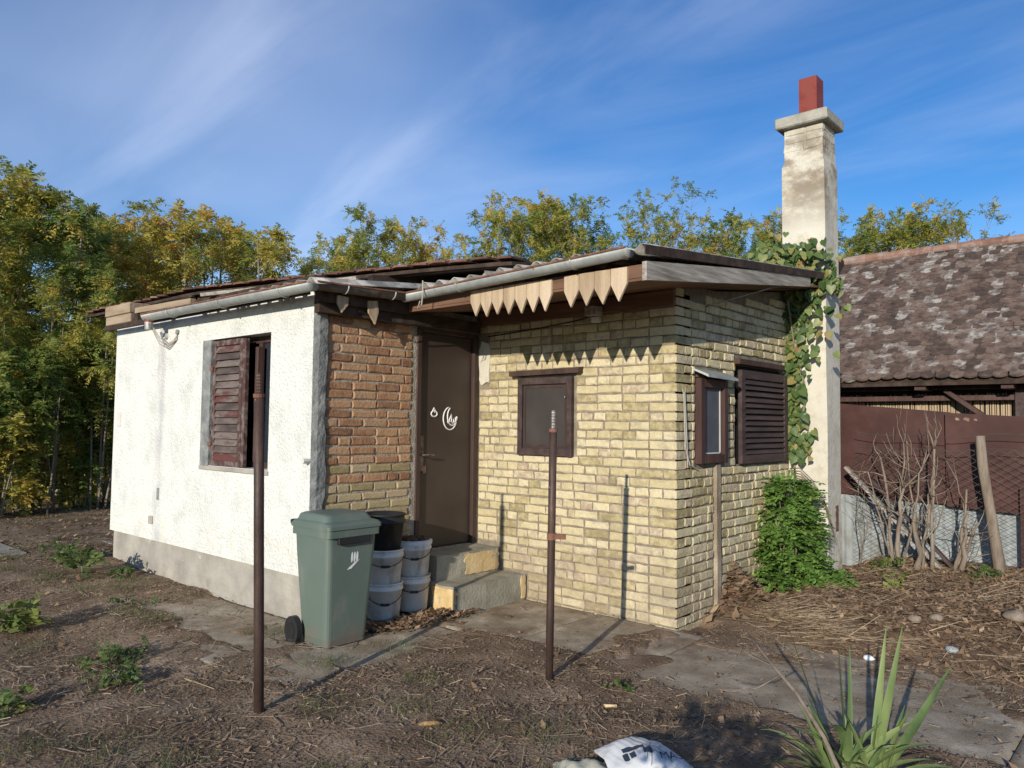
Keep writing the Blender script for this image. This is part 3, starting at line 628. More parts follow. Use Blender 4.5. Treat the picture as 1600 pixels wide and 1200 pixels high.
# --- narrow window in the side wall
w3 = MB().box((-.05, .315, 1.262), (.055, .385, 1.96), .004).box((-.05, .735, 1.262), (.055, .80, 1.96), .004).box((-.05, .386, 1.885), (.054, .734, 1.958), .004).box((-.05, .386, 1.264), (.054, .734, 1.335), .004).build('window', M['winwood'], house)
w3['label'] = 'narrow red brown window with grey curtain'
MB().box((.012, .386, 1.336), (.020, .734, 1.884)).build('pane', M['glass2'], w3)
MB().box((.0215, .70, 1.34), (.027, .712, 1.88)).box((.0215, .39, 1.34), (.027, .711, 1.35)).build('glazing_bead', M['plastic_white'], w3)
mb = MB(); mb.add([(-.01, .26, 2.045), (-.01, .86, 2.035), (.13, .29, 1.985), (.13, .83, 1.975), (.135, .29, 1.962), (.135, .83, 1.952), (-.01, .26, 2.030), (-.01, .86, 2.020)], [[0,2,3,1],[2,4,5,3],[4,6,7,5],[0,6,4,2],[1,3,5,7]])
mb.build('flashing', M['zinc'], w3)
# --- louvred shutter in the side wall
s2 = louvre(1.06, 2.085, 1.24, 2.07, 13, 'x', .02, M['darkwood'], M['darkwood'], .075, .075, .80, 'dark brown closed louvred shutter')
MB().box((-.03, 1.0, 2.115), (.07, 2.0, 2.165), .005).build('shutter_hood', M['winwood'], house)
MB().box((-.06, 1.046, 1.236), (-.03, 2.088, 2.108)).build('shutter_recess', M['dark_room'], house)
# --- cement strip (old downpipe chase) on the side wall
mb = MB(); V = []; zl = np.linspace(.02, 1.25, 20)
for z in zl:
    q = random.uniform(-.006,.006); V += [(-.01, .632+q, z), (.028, .640+q, z), (.028, .712+q, z), (-.01, .722+q, z)]
mb.add(V, [[i*4+k, i*4+k+1, i*4+k+5, i*4+k+4] for i in range(19) for k in range(3)]+[[3,2,1,0],[76,77,78,79]]).build('wall_strip', M['concrete'], house)
MB().tube([(.025, .06, 1.86), (.03, .075, 1.82), (.032, .085, 1.6), (.03, .10, 1.4), (.03, .17, 1.26), (.028, .30, 1.22)], .005, 6).tube([(.03, .09, 1.84), (.036, .10, 1.6), (.03, .13, 1.38), (.028, .14, 1.24)], .004, 6).build('cable', M['cable'], house)
# --- small fittings on the white wall
MB().box((-5.85, WY-.008, 1.50), (-5.765, WY+.01, 1.66), .002).build('vent_plate', M['plastic_white'], house)
MB().box((-4.815, WY-.006, .77), (-4.765, WY+.01, .89), .002).build('socket_hole', M['cement_dark'], house)
MB().box((-4.96, WY-.02, .52), (-4.88, WY+.01, .60), .006).build('junction_box', M['cement'], house)
MB().tube([(-2.155, WY-.0, 1.265), (-2.155, WY-.06, 1.265)], .02, 8).build('pipe_stub', M['plastic_white'], house)
MB().tube([(-4.70, WY+.0, 2.42), (-4.70, WY-.035, 2.42)], .03, 10).build('conduit_box', M['plastic_white'], house)
for s in range(3):
    k = .02*s
    MB().tube([(-4.80-k, WY-.10, 2.50), (-4.74, WY-.06, 2.40-k*1.6), (-4.62, WY-.04, 2.33-k), (-4.52+k, WY-.02, 2.36), (-4.46, WY-.005, 2.42-k)], .0055, 6).build('wire', M['cable'], house)
MB().tube([(-4.46, WY+.005, 2.44), (-4.46, WY-.02, 2.44)], .026, 9).build('cable_inlet', M['cement_dark'], house)
# --- lamp under the eave
lm = MB().box((-.76, -.17, 2.475), (-.64, -.07, 2.555), .006).build('wall_lamp', M['weathered'], house); MB().box((-.735, -.11, 2.425), (-.665, -.06, 2.470), .005).build('sensor', M['plastic_white'], lm)
MB().tube([(-2.0, -.02, 2.40), (-1.4, -.025, 2.43), (-.9, -.03, 2.47), (-.72, -.06, 2.50)], .006, 6).build('cable', M['blackcable'], house)

# --- roof
def zr(y): return 2.605 + .100*(y+2.0)
def wave_sheet(x0, nw, y0, y1, dz=0, skew=0):
    pitch = .177; xs = np.linspace(0, nw*pitch, nw*12+1); ys = np.linspace(y0, y1, 8); th = .008
    X, Y = np.meshgrid(x0+xs, ys)
    Z = zr(Y)+dz+.026*np.cos((X)*2*math.pi/pitch)+.022 + .006*fbm(X*1.5, Y*1.5, 2, 31)
    Y = Y + skew*(X-x0) + .006*fbm(X*9, Y*0+x0, 2, 5)
    top = np.stack([X, Y, Z], -1).reshape(-1, 3); bot = top-np.array([0, 0, th]); n = len(top)
    i = np.arange(n).reshape(X.shape)
    f = np.stack([i[:-1,:-1], i[:-1,1:], i[1:,1:], i[1:,:-1]], -1).reshape(-1, 4)
    sides = [np.stack([i[0,:-1], i[0,1:], i[0,1:]+n, i[0,:-1]+n], -1)[:, ::-1], np.stack([i[-1,:-1], i[-1,1:], i[-1,1:]+n, i[-1,:-1]+n], -1),
             np.stack([i[:-1,0], i[1:,0], i[1:,0]+n, i[:-1,0]+n], -1), np.stack([i[:-1,-1], i[1:,-1], i[1:,-1]+n, i[:-1,-1]+n], -1)[:, ::-1]]
    V = np.concatenate([top, bot])-np.array(HO); F = np.concatenate([f, f[:, ::-1]+n]+sides)
    return link('roof_sheet', np_mesh('roof_sheet', V, F, M['asbestos']), house)
wave_sheet(-3.80, 5, -2.0, 2.5, .004, .006); wave_sheet(-2.92, 6, -2.03, 2.5, .012, -.006)
wave_sheet(-1.93, 5, -1.05, 2.45, .0, .004); wave_sheet(-1.05, 5, -1.08, 2.45, .009, -.003); wave_sheet(-.17, 3, -1.06, 2.42, .010, .002)
wave_sheet(-5.9, 6, -1.1, 2.5, 0); wave_sheet(-4.85, 6, -1.1, 2.5, .006)
# bargeboard on the side wall, and the timbers
mb = MB(); mb.add([(.34, -1.04, 2.515), (.34, 1.86, 2.885), (.34, 1.86, 3.000), (.34, -1.04, 2.640), (.375, -1.04, 2.515), (.375, 1.86, 2.885), (.375, 1.86, 3.000), (.375, -1.04, 2.640)], [[3,2,1,0],[4,5,6,7],[0,1,5,4],[1,2,6,5],[2,3,7,6],[3,0,4,7]])
mb.build('barge_board', M['weathered'], house)['label'] = 'grey weathered bargeboard over the side wall'
MB().bar((.381, -1.07, 2.712), (.381, 2.40, 3.058), .010, .062).build('verge_strip', M['underwood'], house)
mb = MB(); mb.add([(.338, -1.03, 2.518), (.338, 2.3, 2.943), (-2.11, -1.03, 2.518), (-2.11, 2.3, 2.943), (.338, -1.03, 2.536), (.338, 2.3, 2.961), (-2.11, -1.03, 2.536), (-2.11, 2.3, 2.961)], [[0,1,3,2],[4,6,7,5],[0,2,6,4],[0,4,5,1],[2,3,7,6]])
sof = mb.build('soffit', M['rawwood'], house)
MB().box((-1.98, -1.035, 2.535), (.335, -1.0, 2.625), .004).build('fascia', M['rawwood'], house)['label'] = 'bare red brown fascia behind the picket valance'
MB().box((-2.10, -.052, 2.505), (.012, -.022, 2.635), .004).build('wall_plate', M['rawwood'], house)
MB().box((-2.095, -1.9, 2.42), (-2.03, -.1, 2.53), .004).build('lintel_beam', M['underwood'], house)
MB().box((-2.015, -1.95, 2.50), (-1.985, -1.02, 2.60), .004).build('fascia', M['underwood'], house)
MB().box((-5.96, -2.005, 2.545), (-2.03, -1.975, 2.60), .004).build('fascia', M['underwood'], house)
MB().box((-5.9, -1.9, 2.622), (-2.1, -1.70, 2.72)).build('wall_plate', M['underwood'], house)
for x in (-5.2, -4.55, -3.9, -3.2, -2.5):
    MB().bar((x, -1.98, 2.63), (x, 1.9, 2.955), .08, .09).build('rafter', M['underwood'], house)
for x in (-1.5, -.6, .2): MB().bar((x, -.95, 2.61), (x, 1.9, 2.92), .06, .07).build('rafter', M['underwood'], house)
MB().bar((-5.25, -1.95, 2.715), (-4.05, -1.93, 2.70), .05, .055).build('loose_batten', M['beam'], house)
# beam box at the left corner
bb = MB().box((-6.16, -1.92, 2.628), (-5.50, -1.2, 2.722), .006).box((-6.165, -1.93, 2.726), (-5.505, -1.2, 2.838), .006).build('eave_beam', M['beam'], house)
# picket valance
def picket(x, w, z0, z1, y=-1.052, tilt=0):
    k = w/2; hgt = z1-z0; th = .017; pt = hgt*.52
    out = [(-k, hgt), (k, hgt), (k, pt), (random.uniform(-.006,.006), 0), (-k, pt*random.uniform(.9,1.1))]
    c, s_ = math.cos(tilt), math.sin(tilt)
    out = [(x+a*c-(b-hgt)*s_, z1+(b-hgt)*c+a*s_) for a, b in out]; n = len(out)
    mb = MB(); mb.add([(a, y, b) for a, b in out]+[(a, y+th, b) for a, b in out], [list(range(n)), list(range(n, 2*n))[::-1]]+[[i, n+i, n+(i+1) % n, (i+1) % n] for i in range(n)])
    return mb.build('valance_board', M['valance'], house, origin=(x, y, z1))
w = .112
for i in range(7): picket(-1.165+i*(w+.005), w, 2.405-.003*i+random.uniform(-.008,.008), 2.612, tilt=random.uniform(-.02,.02))
w = .128
for i in range(4): picket(-.228+i*(w+.004), w, 2.388+random.uniform(-.006,.006), 2.618, tilt=random.uniform(-.02,.02))
for y, z0, tl in ((-1.72, 2.43, .06), (-1.43, 2.37, -.14)):
    o = picket(0, .10, z0, 2.56); o.rotation_euler = (0, tl, math.pi/2); o.location = Vector((-1.965, y, 2.56))-HO
# gutters
def gutter(pts, r, name_label, ends=True, gm='zinc'):
    pts = [Vector(p) for p in pts]; n = 12; mb = MB(); V = []
    d = (pts[-1]-pts[0]).normalized(); s_ = Vector((d.y, -d.x, 0)).normalized()
    for q in pts:
        for k in range(n+1):
            t = math.pi + math.pi*k/n; V.append(q + s_*r*math.cos(t)*-1 + Vector((0,0,1))*r*math.sin(t))
    for q in pts:
        for k in range(n+1):
            t = math.pi + math.pi*k/n; V.append(q + s_*(r-.004)*math.cos(t)*-1 + Vector((0,0,1))*((r-.004)*math.sin(t)))
    m_ = len(pts)*(n+1); F = []
    for i in range(len(pts)-1):
        for k in range(n):
            a = i*(n+1)+k; b = a+n+1
            F += [[a, a+1, b+1, b], [m_+a, m_+b, m_+b+1, m_+a+1]]
        for k in (0, n):
            a = i*(n+1)+k; b = a+n+1; F.append([a, b, m_+b, m_+a])
    for i in ((0, len(pts)-1) if ends else ()): F.append([i*(n+1)+k for k in range(n+1)])
    mb.add(V, F); g = mb.build('gutter', M[gm], house, False); g['label'] = name_label
    g.data.polygons.foreach_set('use_smooth', np.ones(len(g.data.polygons), dtype=bool))
    rim = MB(); rim.tube([q+s_*r+Vector((0,0,.006)) for q in pts], .0085, 6); rim.build('rim', M['rust'], g)
    L_ = (pts[-1]-pts[0]).length; nb = max(2, int(L_/.75))
    for i in range(nb):
        q = pts[0].lerp(pts[-1], (i+.6)/nb)
        b_ = MB(); b_.tube([q+s_*(r+.004)*math.cos(t)*-1+Vector((0,0,1))*(r+.004)*math.sin(t) for t in np.linspace(math.pi, 2*math.pi, 12)]+[q-s_*(r+.004)+Vector((0,0,.02))][:0], .006, 5); b_.build('bracket', M['zinc'], g)
    return g
gutter([(-4.72, -2.075, 2.605), (-3.8, -2.075, 2.606), (-2.9, -2.075, 2.602), (-1.86, -2.075, 2.597)], .058, 'galvanised gutter above the white wall')
gutter([(-1.91, -2.03, 2.615), (-1.91, -1.5, 2.630), (-1.90, -1.10, 2.645)], .052, 'short dark gutter above the door recess', True, 'zinc_shaded')
gutter([(-1.93, -1.125, 2.640), (-1.2, -1.125, 2.660), (-.4, -1.125, 2.685), (.30, -1.125, 2.712)], .055, 'rust rimmed gutter above the picket valance')
MB().tube([(-4.66, -2.075, 2.555), (-4.655, -2.075, 2.46)], [.042, .038], 12).build('downpipe_stub', M['zinc'], house)
MB().tube([(-4.66, -2.075, 2.56), (-4.66, -2.075, 2.535)], .044, 12).build('outlet_collar', M['flue'], house)
MB().tube([(-1.62, -1.20, 2.72), (-1.61, -1.205, 2.62), (-1.64, -1.19, 2.53), (-1.70, -1.18, 2.50), (-1.66, -1.19, 2.56)], .006, 6).build('tie_wire', M['cable'], house)
MB().tube([(-1.98, -1.55, 2.46), (-1.99, -1.2, 2.40), (-2.0, -.9, 2.42), (-2.0, -.5, 2.47)], .006, 6).build('cable', M['blackcable'], house)
MB().bar((.03, .46, 2.56), (.33, 1.20, 2.80), .022, .010).build('brace_rod', M['weathered'], house)
# old tiled roof on top of the left half
tr = MB()
edge = [(-7.15, -1.80, 2.880), (-5.85, -1.76, 2.885), (-4.54, -1.72, 2.900), (-3.54, -1.45, 2.905), (-2.53, -1.16, 2.915), (-1.76, -.90, 2.93), (-1.2, -.62, 2.95)]
def ept(s):
    L_ = [0]
    for a, b in zip(edge, edge[1:]): L_.append(L_[-1]+math.dist(a, b))
    s = max(0, min(s, L_[-1]-1e-6))
    for i in range(len(edge)-1):
        if s <= L_[i+1]:
            t = (s-L_[i])/(L_[i+1]-L_[i]); return Vector(edge[i]).lerp(Vector(edge[i+1]), t)
EL = sum(math.dist(a, b) for a, b in zip(edge, edge[1:]))
V = []; ne = 24
for i in range(ne):
    p = ept(EL*i/(ne-1)); V += [(p.x, p.y+.03, p.z-.025), (p.x, 2.3, p.z-.025+.13*(2.3-p.y))]
V2 = [(x, y, z-.03) for x, y, z in V]; n = len(V)
tr.add(V+V2, [[2*i, 2*i+2, 2*i+3, 2*i+1] for i in range(ne-1)]+[[n+2*i, n+2*i+1, n+2*i+3, n+2*i+2] for i in range(ne-1)]+[[2*i, n+2*i, n+2*i+2, 2*i+2] for i in range(ne-1)]+[[0,1,n+1,n],[n-2,2*n-2,2*n-1,n-1]])
troof = tr.build('tiled_roof', M['underwood'], house); troof['label'] = 'old brown tiled roof resting over the left half'
def tile_mesh(w, l, th, key, seed):
    r = random.Random(seed); k = w/2
    out = [(-k, l), (-k, .03), (-k*.6, .006), (0, -.006), (k*.6, .006), (k, .03), (k, l)]
    out = [(x+r.uniform(-.003,.003), y+r.uniform(-.004,.004)) for x, y in out]; n = len(out)
    V = [(x, y, th+r.uniform(-.002,.002)) for x, y in out]+[(x, y, 0) for x, y in out]
    F = [list(range(n)), list(range(n, 2*n))[::-1]]+[[i, n+i, n+(i+1) % n, (i+1) % n] for i in range(n)]
    return np_mesh('roof_tile', V, F, M[key])
tms = [tile_mesh(.178, .36, .017, 'tile_edge', s) for s in range(6)]
nt = int(EL/.186)
for row in range(2):
    for i in range(nt):
        s = (i+.5+.5*(row % 2))*.186; p = ept(s); q = ept(s+.05)-ept(s-.05)
        o = link('roof_tile', random.choice(tms), troof, Vector((p.x, p.y+row*.15-random.uniform(0,.02), p.z+row*.035+random.uniform(-.006,.008)))-HO)
        o.rotation_euler = (.02+random.gauss(0,.03), random.gauss(0,.03), math.atan2(q.y, q.x)*.4+random.gauss(0,.03))
for (a, b) in (((-6.9, -1.7, 2.83), (-4.6, -1.66, 2.85)), ((-4.6, -1.6, 2.83), (-2.6, -1.12, 2.87)), ((-2.6, -1.05, 2.88), (-1.3, -.6, 2.91))):
    MB().bar(a, b, .05, .04).build('batten', M['underwood'], troof)
for x in (-6.5, -5.6, -4.8, -3.9, -3.1, -2.3): MB().bar((x, -1.62 if x < -4 else -1.2, 2.80), (x, 2.0, 3.26), .07, .09).build('rafter', M['underwood'], troof)
MB().bar((-3.75, -2.0, 2.72), (-2.35, -.95, 2.90), .03, .03).build('loose_batten', M['weathered'], house)

# --- chimney
chm = MB(); V = []
zl = [-.2, .35, .9, 1.5, 2.2, 3.0, 3.6, 4.2, 4.26, 4.60]; nxs = 5
def ring(z):
    o = 0 if z < 4.23 else .018
    pts = [(-.045+o, 2.25+o), (.16, 2.25+o), (.378-o, 2.25+o), (.378-o, 2.44), (.378-o, 2.63-o), (.16, 2.63-o), (-.045+o, 2.63-o), (-.045+o, 2.44)]
    return [(x+random.uniform(-.004,.004), y+random.uniform(-.004,.004), z) for x, y in pts]
for z in zl: V += ring(z)
chm.add(V, [[i*8+k, i*8+(k+1) % 8, i*8+8+(k+1) % 8, i*8+8+k] for i in range(len(zl)-1) for k in range(8)]+[[(len(zl)-1)*8+k for k in range(8)]])
chim = chm.build('chimney', M['chimney'], house); chim['label'] = 'tall limewashed chimney with sooty top'
for z in (4.355, 4.44, 4.525):
    for k in range(2):
        x0 = -.035+k*.2+(.0 if int(z*100) % 2 else .03)
        MB().box((x0, 2.262, z), (min(x0+.185, .362), 2.30, z+.066), .008, .004).build('brick', M['chimney'], chim)
    for k in range(2):
        y0 = 2.29+k*.17
        MB().box((.33, y0, z), (.363, min(y0+.155, 2.60), z+.066), .008, .004).build('brick', M['chimney'], chim)
MB().box((-.095, 2.19, 4.595), (.43, 2.69, 4.71), .012, .004).build('cap', M['cap'], chim)
MB().box((.10, 2.34, 4.70), (.28, 2.348, 5.12)).box((.10, 2.522, 4.70), (.28, 2.53, 5.12)).box((.10, 2.3485, 4.70), (.108, 2.5215, 5.118)).box((.272, 2.3485, 4.70), (.28, 2.5215, 5.118)).build('flue_pipe', M['flue'], chim)
MB().box((.374, 2.45, .55), (.384, 2.53, .80), .002).build('soot_door', M['rust_lock'], chim)

# --- steps
steps = empty('entrance_steps', (-1.8, -.4, 0), 'two concrete steps with yellow render patches below the brown door', 'steps')
def rough_box(a, b, seed, n=14):
    """box with worn, wavering faces"""
    x = np.linspace(a[0], b[0], n); y = np.linspace(a[1], b[1], n); mb = MB()
    xs, ys, zs = (np.linspace(a[i], b[i], n) for i in range(3))
    def grid(f, flip):
        V = [f(i, j) for i in range(n) for j in range(n)]
        V = [(p[0]+.012*float(vnoise(np.array(p[1]*9+seed), np.array(p[2]*9), 1)-.5), p[1]+.012*float(vnoise(np.array(p[0]*9+seed), np.array(p[2]*9), 2)-.5), p[2]+.012*float(vnoise(np.array(p[0]*9+seed), np.array(p[1]*9), 3)-.5)) for p in V]
        F = [[i*n+j, i*n+j+1, (i+1)*n+j+1, (i+1)*n+j] for i in range(n-1) for j in range(n-1)]
        mb.add(V, [q[::-1] for q in F] if flip else F)
    grid(lambda i, j: (xs[i], ys[j], b[2]), True); grid(lambda i, j: (b[0], ys[i], zs[j]), False); grid(lambda i, j: (xs[i], a[1], zs[j]), False)
    grid(lambda i, j: (a[0], ys[i], zs[j]), True); grid(lambda i, j: (xs[i], b[1], zs[j]), True)
    return mb
rough_box((-2.11, -.80, -.1), (-1.83, -.012, .432), 1).build('step', M['step'], steps)
rough_box((-2.10, -.87, -.15), (-1.50, -.014, .225), 2).build('step', M['step'], steps)
def patch(pts, f, name, m):
    k = len(pts); A = [f(u, v, .007) for u, v in pts]; B = [f(u, v, -.01) for u, v in pts]
    MB().add(A+B, [list(range(k)), list(range(k, 2*k))[::-1]]+[[i, k+i, k+(i+1) % k, (i+1) % k] for i in range(k)]).build(name, m, steps)
def ragged(u0, u1, v0, v1, n=8, j=.02):
    P = [(u0+(u1-u0)*i/n, v0+random.uniform(-j,j)*.3) for i in range(n)]+[(u1+random.uniform(-j,j), v0+(v1-v0)*i/n) for i in range(n)]
    P += [(u1-(u1-u0)*i/n, v1+random.uniform(-j,j)*.3) for i in range(n)]+[(u0+random.uniform(-j,j), v1-(v1-v0)*i/n) for i in range(n)]
    return P
patch(ragged(-.46, -.03, .235, .415), lambda u, v, d: (-1.83+d, u, v), 'yellow_render', M['stepy'])
patch(ragged(-1.80, -1.515, .0, .205), lambda u, v, d: (u, -.87-d, v), 'yellow_render', M['stepy'])
patch(ragged(-.085, -.03, .02, .215, 6, .008), lambda u, v, d: (-1.50+d, u, v), 'yellow_render', M['stepy'])

# ------------------------------------------------------------------ wheelie bin
bn = empty('wheelie_bin', (-1.7, -1.9, .03), 'green plastic wheelie bin standing by the white wall corner', 'bin')
B0 = .03

def loft(rings, cap=True):
    mb = MB(); n = len(rings[0]); V = [p for r_ in rings for p in r_]
    mb.add(V, [[i*n+k, i*n+(k+1) % n, (i+1)*n+(k+1) % n, (i+1)*n+k] for i in range(len(rings)-1) for k in range(n)]+([list(range(n))[::-1], [(len(rings)-1)*n+k for k in range(n)]] if cap else []))
    return mb
def rrect(x0, x1, y0, y1, z, r, m=5):
    P = []
    for cx, cy_, a0 in ((x1-r, y0+r, -90), (x1-r, y1-r, 0), (x0+r, y1-r, 90), (x0+r, y0+r, 180)):
        for i in range(m): t = math.radians(a0+90*i/(m-1)); P.append((cx+r*math.cos(t), cy_+r*math.sin(t), z))
    return P
body = loft([rrect(-1.87, -1.535, -2.085, -1.70, B0, .03), rrect(-1.885, -1.525, -2.10, -1.69, B0+.05, .045), rrect(-1.94, -1.475, -2.135, -1.655, B0+.60, .045), rrect(-1.945, -1.47, -2.14, -1.65, B0+.72, .04)]).build('body', M['bin'], bn, False)
loft([rrect(-1.965, -1.445, -2.155, -1.635, B0+.715, .03), rrect(-1.965, -1.44, -2.155, -1.635, B0+.765, .03)]).build('rim', M['bin'], bn)
lid = loft([rrect(-1.975, -1.43, -2.165, -1.625, B0+.767, .03), rrect(-1.975, -1.43, -2.165, -1.625, B0+.79, .03), rrect(-1.965, -1.45, -2.15, -1.635, B0+.805, .04), rrect(-1.95, -1.50, -2.13, -1.66, B0+.815, .05), rrect(-1.94, -1.54, -2.11, -1.68, B0+.850, .05), rrect(-1.92, -1.57, -2.09, -1.70, B0+.858, .05)]).build('lid', M['bin'], bn)
MB().tube([(-1.99, -2.14, B0+.79), (-1.99, -1.65, B0+.79)], .017, 8).build('handle', M['black'], bn)
MB().box((-1.462, -2.06, B0+.67), (-1.432, -1.74, B0+.713), .004).build('grip_recess', M['black'], bn)
for y in (-2.155, -1.635):
    wl_ = MB(); wl_.tube([(-1.90, y-.025, B0+.075), (-1.90, y+.025, B0+.075)], .095, 22).build('wheel', M['black'], bn)
    MB().tube([(-1.90, y-.030, B0+.075), (-1.90, y+.030, B0+.075)], .055, 16).build('hub', M['blackcable'], bn)
# printed emblem: three petals over a stroke
def face_x(z): return -1.525+(z-B0-.05)/.55*.05
em = MB()
for k in range(3):
    c = -1.90+k*.026; P = [(c+.011*math.cos(t), B0+.575+.036*math.sin(t)) for t in np.linspace(0, 2*math.pi, 14, endpoint=False)]
    em.add([(face_x(z)+.003, y, z) for y, z in P], [list(range(14))])
P = [(-1.945, B0+.495), (-1.90, B0+.500), (-1.82, B0+.555), (-1.86, B0+.545), (-1.925, B0+.510)]
em.add([(face_x(z)+.003, y, z) for y, z in P], [list(range(5))]); em.build('printed_emblem', M['logo'], bn)

# ------------------------------------------------------------------ buckets
def bucket(name, c, h, r0, r1, m, label, group, handle=True, fill=None, lidm=None, hang=.6):
    e = empty(name, c, label, 'bucket', group)
    t = .005
    MB().lathe([(r0*.9, 0), (r0, .012), (r1*.97, h*.80), (r1+.006, h*.805), (r1+.006, h*.86), (r1, h*.865), (r1, h-.012), (r1+.007, h-.010), (r1+.007, h), (r1-t, h), (r0*.92, .05), (0.001, .05)], c, 30, False).build('body', m, e, True)
    if handle:
        P = [(c[0]+(r1+.008)*math.cos(a), c[1]+(r1+.008)*math.sin(a), c[2]+h*(.86-hang*.45*math.sin(math.pi*k/14))) for k, a in enumerate(np.linspace(math.radians(-120), math.radians(50), 15))]
        MB().tube(P, .0035, 5).build('wire_handle', M['black'], e)
        q = P[7]; MB().tube([P[6], P[7], P[8]], .010, 6).build('grip', M['black'], e)
    if lidm: MB().lathe([(r1+.010, h-.02), (r1+.012, h+.008), (r1-.01, h+.016), (r1-.022, h+.006), (.001, h+.004)], c, 30, False).build('lid', lidm, e, True)
    if fill:
        mb = MB()
        for _ in range(70):
            a, rr = random.uniform(0, 6.28), (r1-.03)*math.sqrt(random.random()); x, y, z = c[0]+rr*math.cos(a), c[1]+rr*math.sin(a), c[2]+h+.012+random.uniform(0,.012); s = random.uniform(.012,.03)
            mb.box((x-s, y-s*.6, z-.006), (x+s, y+s*.6, z+.008), 0, .006)
        mb.build('debris', M['clod'], e)
    return e
g0 = .028
bucket('bucket', (-1.83, -1.37, g0), .285, .125, .148, M['bucket'], 'white plastic bucket on the ground under the black bucket stack', 'white buckets stacked beside the steps', hang=.9)
bucket('bucket', (-1.835, -1.37, g0+.245), .30, .127, .152, M['bucket'], 'white plastic bucket holding the black bucket on top', 'white buckets stacked beside the steps')
bucket('bucket', (-1.845, -1.375, g0+.46), .36, .13, .168, M['black'], 'large black plastic bucket on top of the stack', None, handle=False)
bucket('bucket', (-1.88, -1.03, g0), .285, .125, .146, M['bucket'], 'white plastic bucket on the ground nearest the steps', 'white buckets stacked beside the steps')
bucket('bucket', (-1.885, -1.025, g0+.245), .315, .127, .150, M['bucket'], 'white lidded bucket strewn with dirt, nearest the steps', 'white buckets stacked beside the steps', lidm=M['bucket'], fill=True)

# ------------------------------------------------------------------ pipe posts
def pole(b, t, r, label, z_thread, clamps, rust_top):
    e = empty('pipe_post', b, label, 'post', 'rusty pipe posts in the yard'); b, t = Vector(b), Vector(t)
    def at(z): k = (z-b.z)/(t.z-b.z); return b.lerp(t, k)
    MB().tube([at(b.z-.15), at(b.z+.5), at(b.z+1.0), at(z_thread)], r, 14).build('pipe', M['pole'], e, True)
    P = []; R_ = []; n = 16
    for i in range(n): z = z_thread+(t.z-z_thread)*i/(n-1); P.append(at(z)); R_.append(r*(.62 if i % 2 else .50))
    MB().tube(P, R_, 10).build('threaded_top', M['pole'] if rust_top else M['thread'], e)
    MB().tube([at(z_thread-.002), at(z_thread+.018)], r*1.12, 12).build('collar', M['rust'], e)
    for z in clamps:
        c = at(z); MB().tube([c-Vector((0,0,.02)), c+Vector((0,0,.02))], r*1.18, 12).bar(c+Vector((.02,.0,0)), c+Vector((.075,.045,0)), .02, .03).build('clamp', M['rust'], e)
    return e
pole((-.80, -3.05, -.02), (-.757, -3.13, 1.83), .027, 'taller rusty pipe post in front of the white wall window', 1.70, [], True)
pole((.055, -1.624, -.02), (.118, -1.68, 1.655), .0235, 'shorter rusty pipe post in front of the yellow brick wall', 1.525, [.895], False)

bn.scale = (.87, .86, 1.06); bn.location = (-1.64, -1.975, .012)
# ------------------------------------------------------------------ shed beyond the fence
shed = empty('shed', (1.5, 5.5, 0), 'old shed with steep weathered tile roof behind the brown sheet fence', 'shed'); SO = Vector((1.5, 5.5, 0))
ex0, ex1, ye, ze, yr, zrd = -1.35, 5.5, 5.2, 2.19, 8.2, 4.40
sl = math.atan2(zrd-ze, yr-ye); sll = math.hypot(zrd-ze, yr-ye)
mb = MB(); mb.add([(ex0, ye, ze-.05), (ex1, ye, ze-.05), (ex1, yr, zrd-.05), (ex0, yr, zrd-.05), (ex0, ye, ze-.09), (ex1, ye, ze-.09), (ex1, yr, zrd-.09), (ex0, yr, zrd-.09), (ex0, 11.2, ze-.05), (ex1, 11.2, ze-.05)], [[0,1,2,3],[7,6,5,4],[0,4,5,1],[0,3,7,4],[1,5,6,2],[3,2,9,8]])
sr = mb.build('roof', M['underwood'], shed)
shed_tiles = [tile_mesh(.148, .26, .016, 'tile', 40+s) for s in range(8)]
rows = 29; dl = sll/rows; specs = []
for r_ in range(rows):
    for c in range(int((ex1-ex0)/.155)):
        x = ex0+.08+(c+.5*(r_ % 2))*.155
        if x > ex1: continue
        specs.append((x, r_))
def tile_mat(x, r_):
    s = r_*dl-.03; y = ye+s*math.cos(sl); z = ze+s*math.sin(sl)
    lift = .045+random.gauss(0,.006)
    wob = .02*math.sin(x*1.3)+.015*math.sin(x*2.9+1)
    return Matrix.Translation(Vector((x+random.gauss(0,.006), y-lift*math.sin(sl)*.2, z+wob+.0))-SO) @ Matrix.Rotation(sl-.055+random.gauss(0,.02), 4, 'X') @ Matrix.Rotation(random.gauss(0,.02), 4, 'Y') @ Matrix.Rotation(random.gauss(0,.02), 4, 'Z')
vis = [s for s in specs if -1.2 < s[0] < 2.3]
vis.sort(key=lambda s: s[1]*1.0 + abs(s[0]-.9)*2)
chosen = set(vis[:300]); V = []; F = []; T = []
for s in specs:
    me = random.choice(shed_tiles); mw = tile_mat(*s)
    if s in chosen:
        o = link('roof_tile', me, sr); o.matrix_local = mw
    else:
        n = len(V); V += [tuple(mw @ v.co) for v in me.vertices]; T += [random.random()]*len(me.vertices); F += [[i+n for i in q.vertices] for q in me.polygons]
tag(link('tile_field', np_mesh('tile_field', V, F, M['tile'], False, T), sr), kind='stuff')
x = ex0
while x < ex1:
    MB().tube([(x, yr, zrd+.0), (x+.36, yr, zrd+.008)], [.085, .095], 12).build('ridge_tile', M['ridge'], sr, origin=(x, yr, zrd)); x += .34
MB().box((ex0+.1, 5.75, -.1), (ex1-.1, 5.85, 2.5)).build('wall_core', M['dark_room'], shed)
mb = MB(); x = ex0+.12
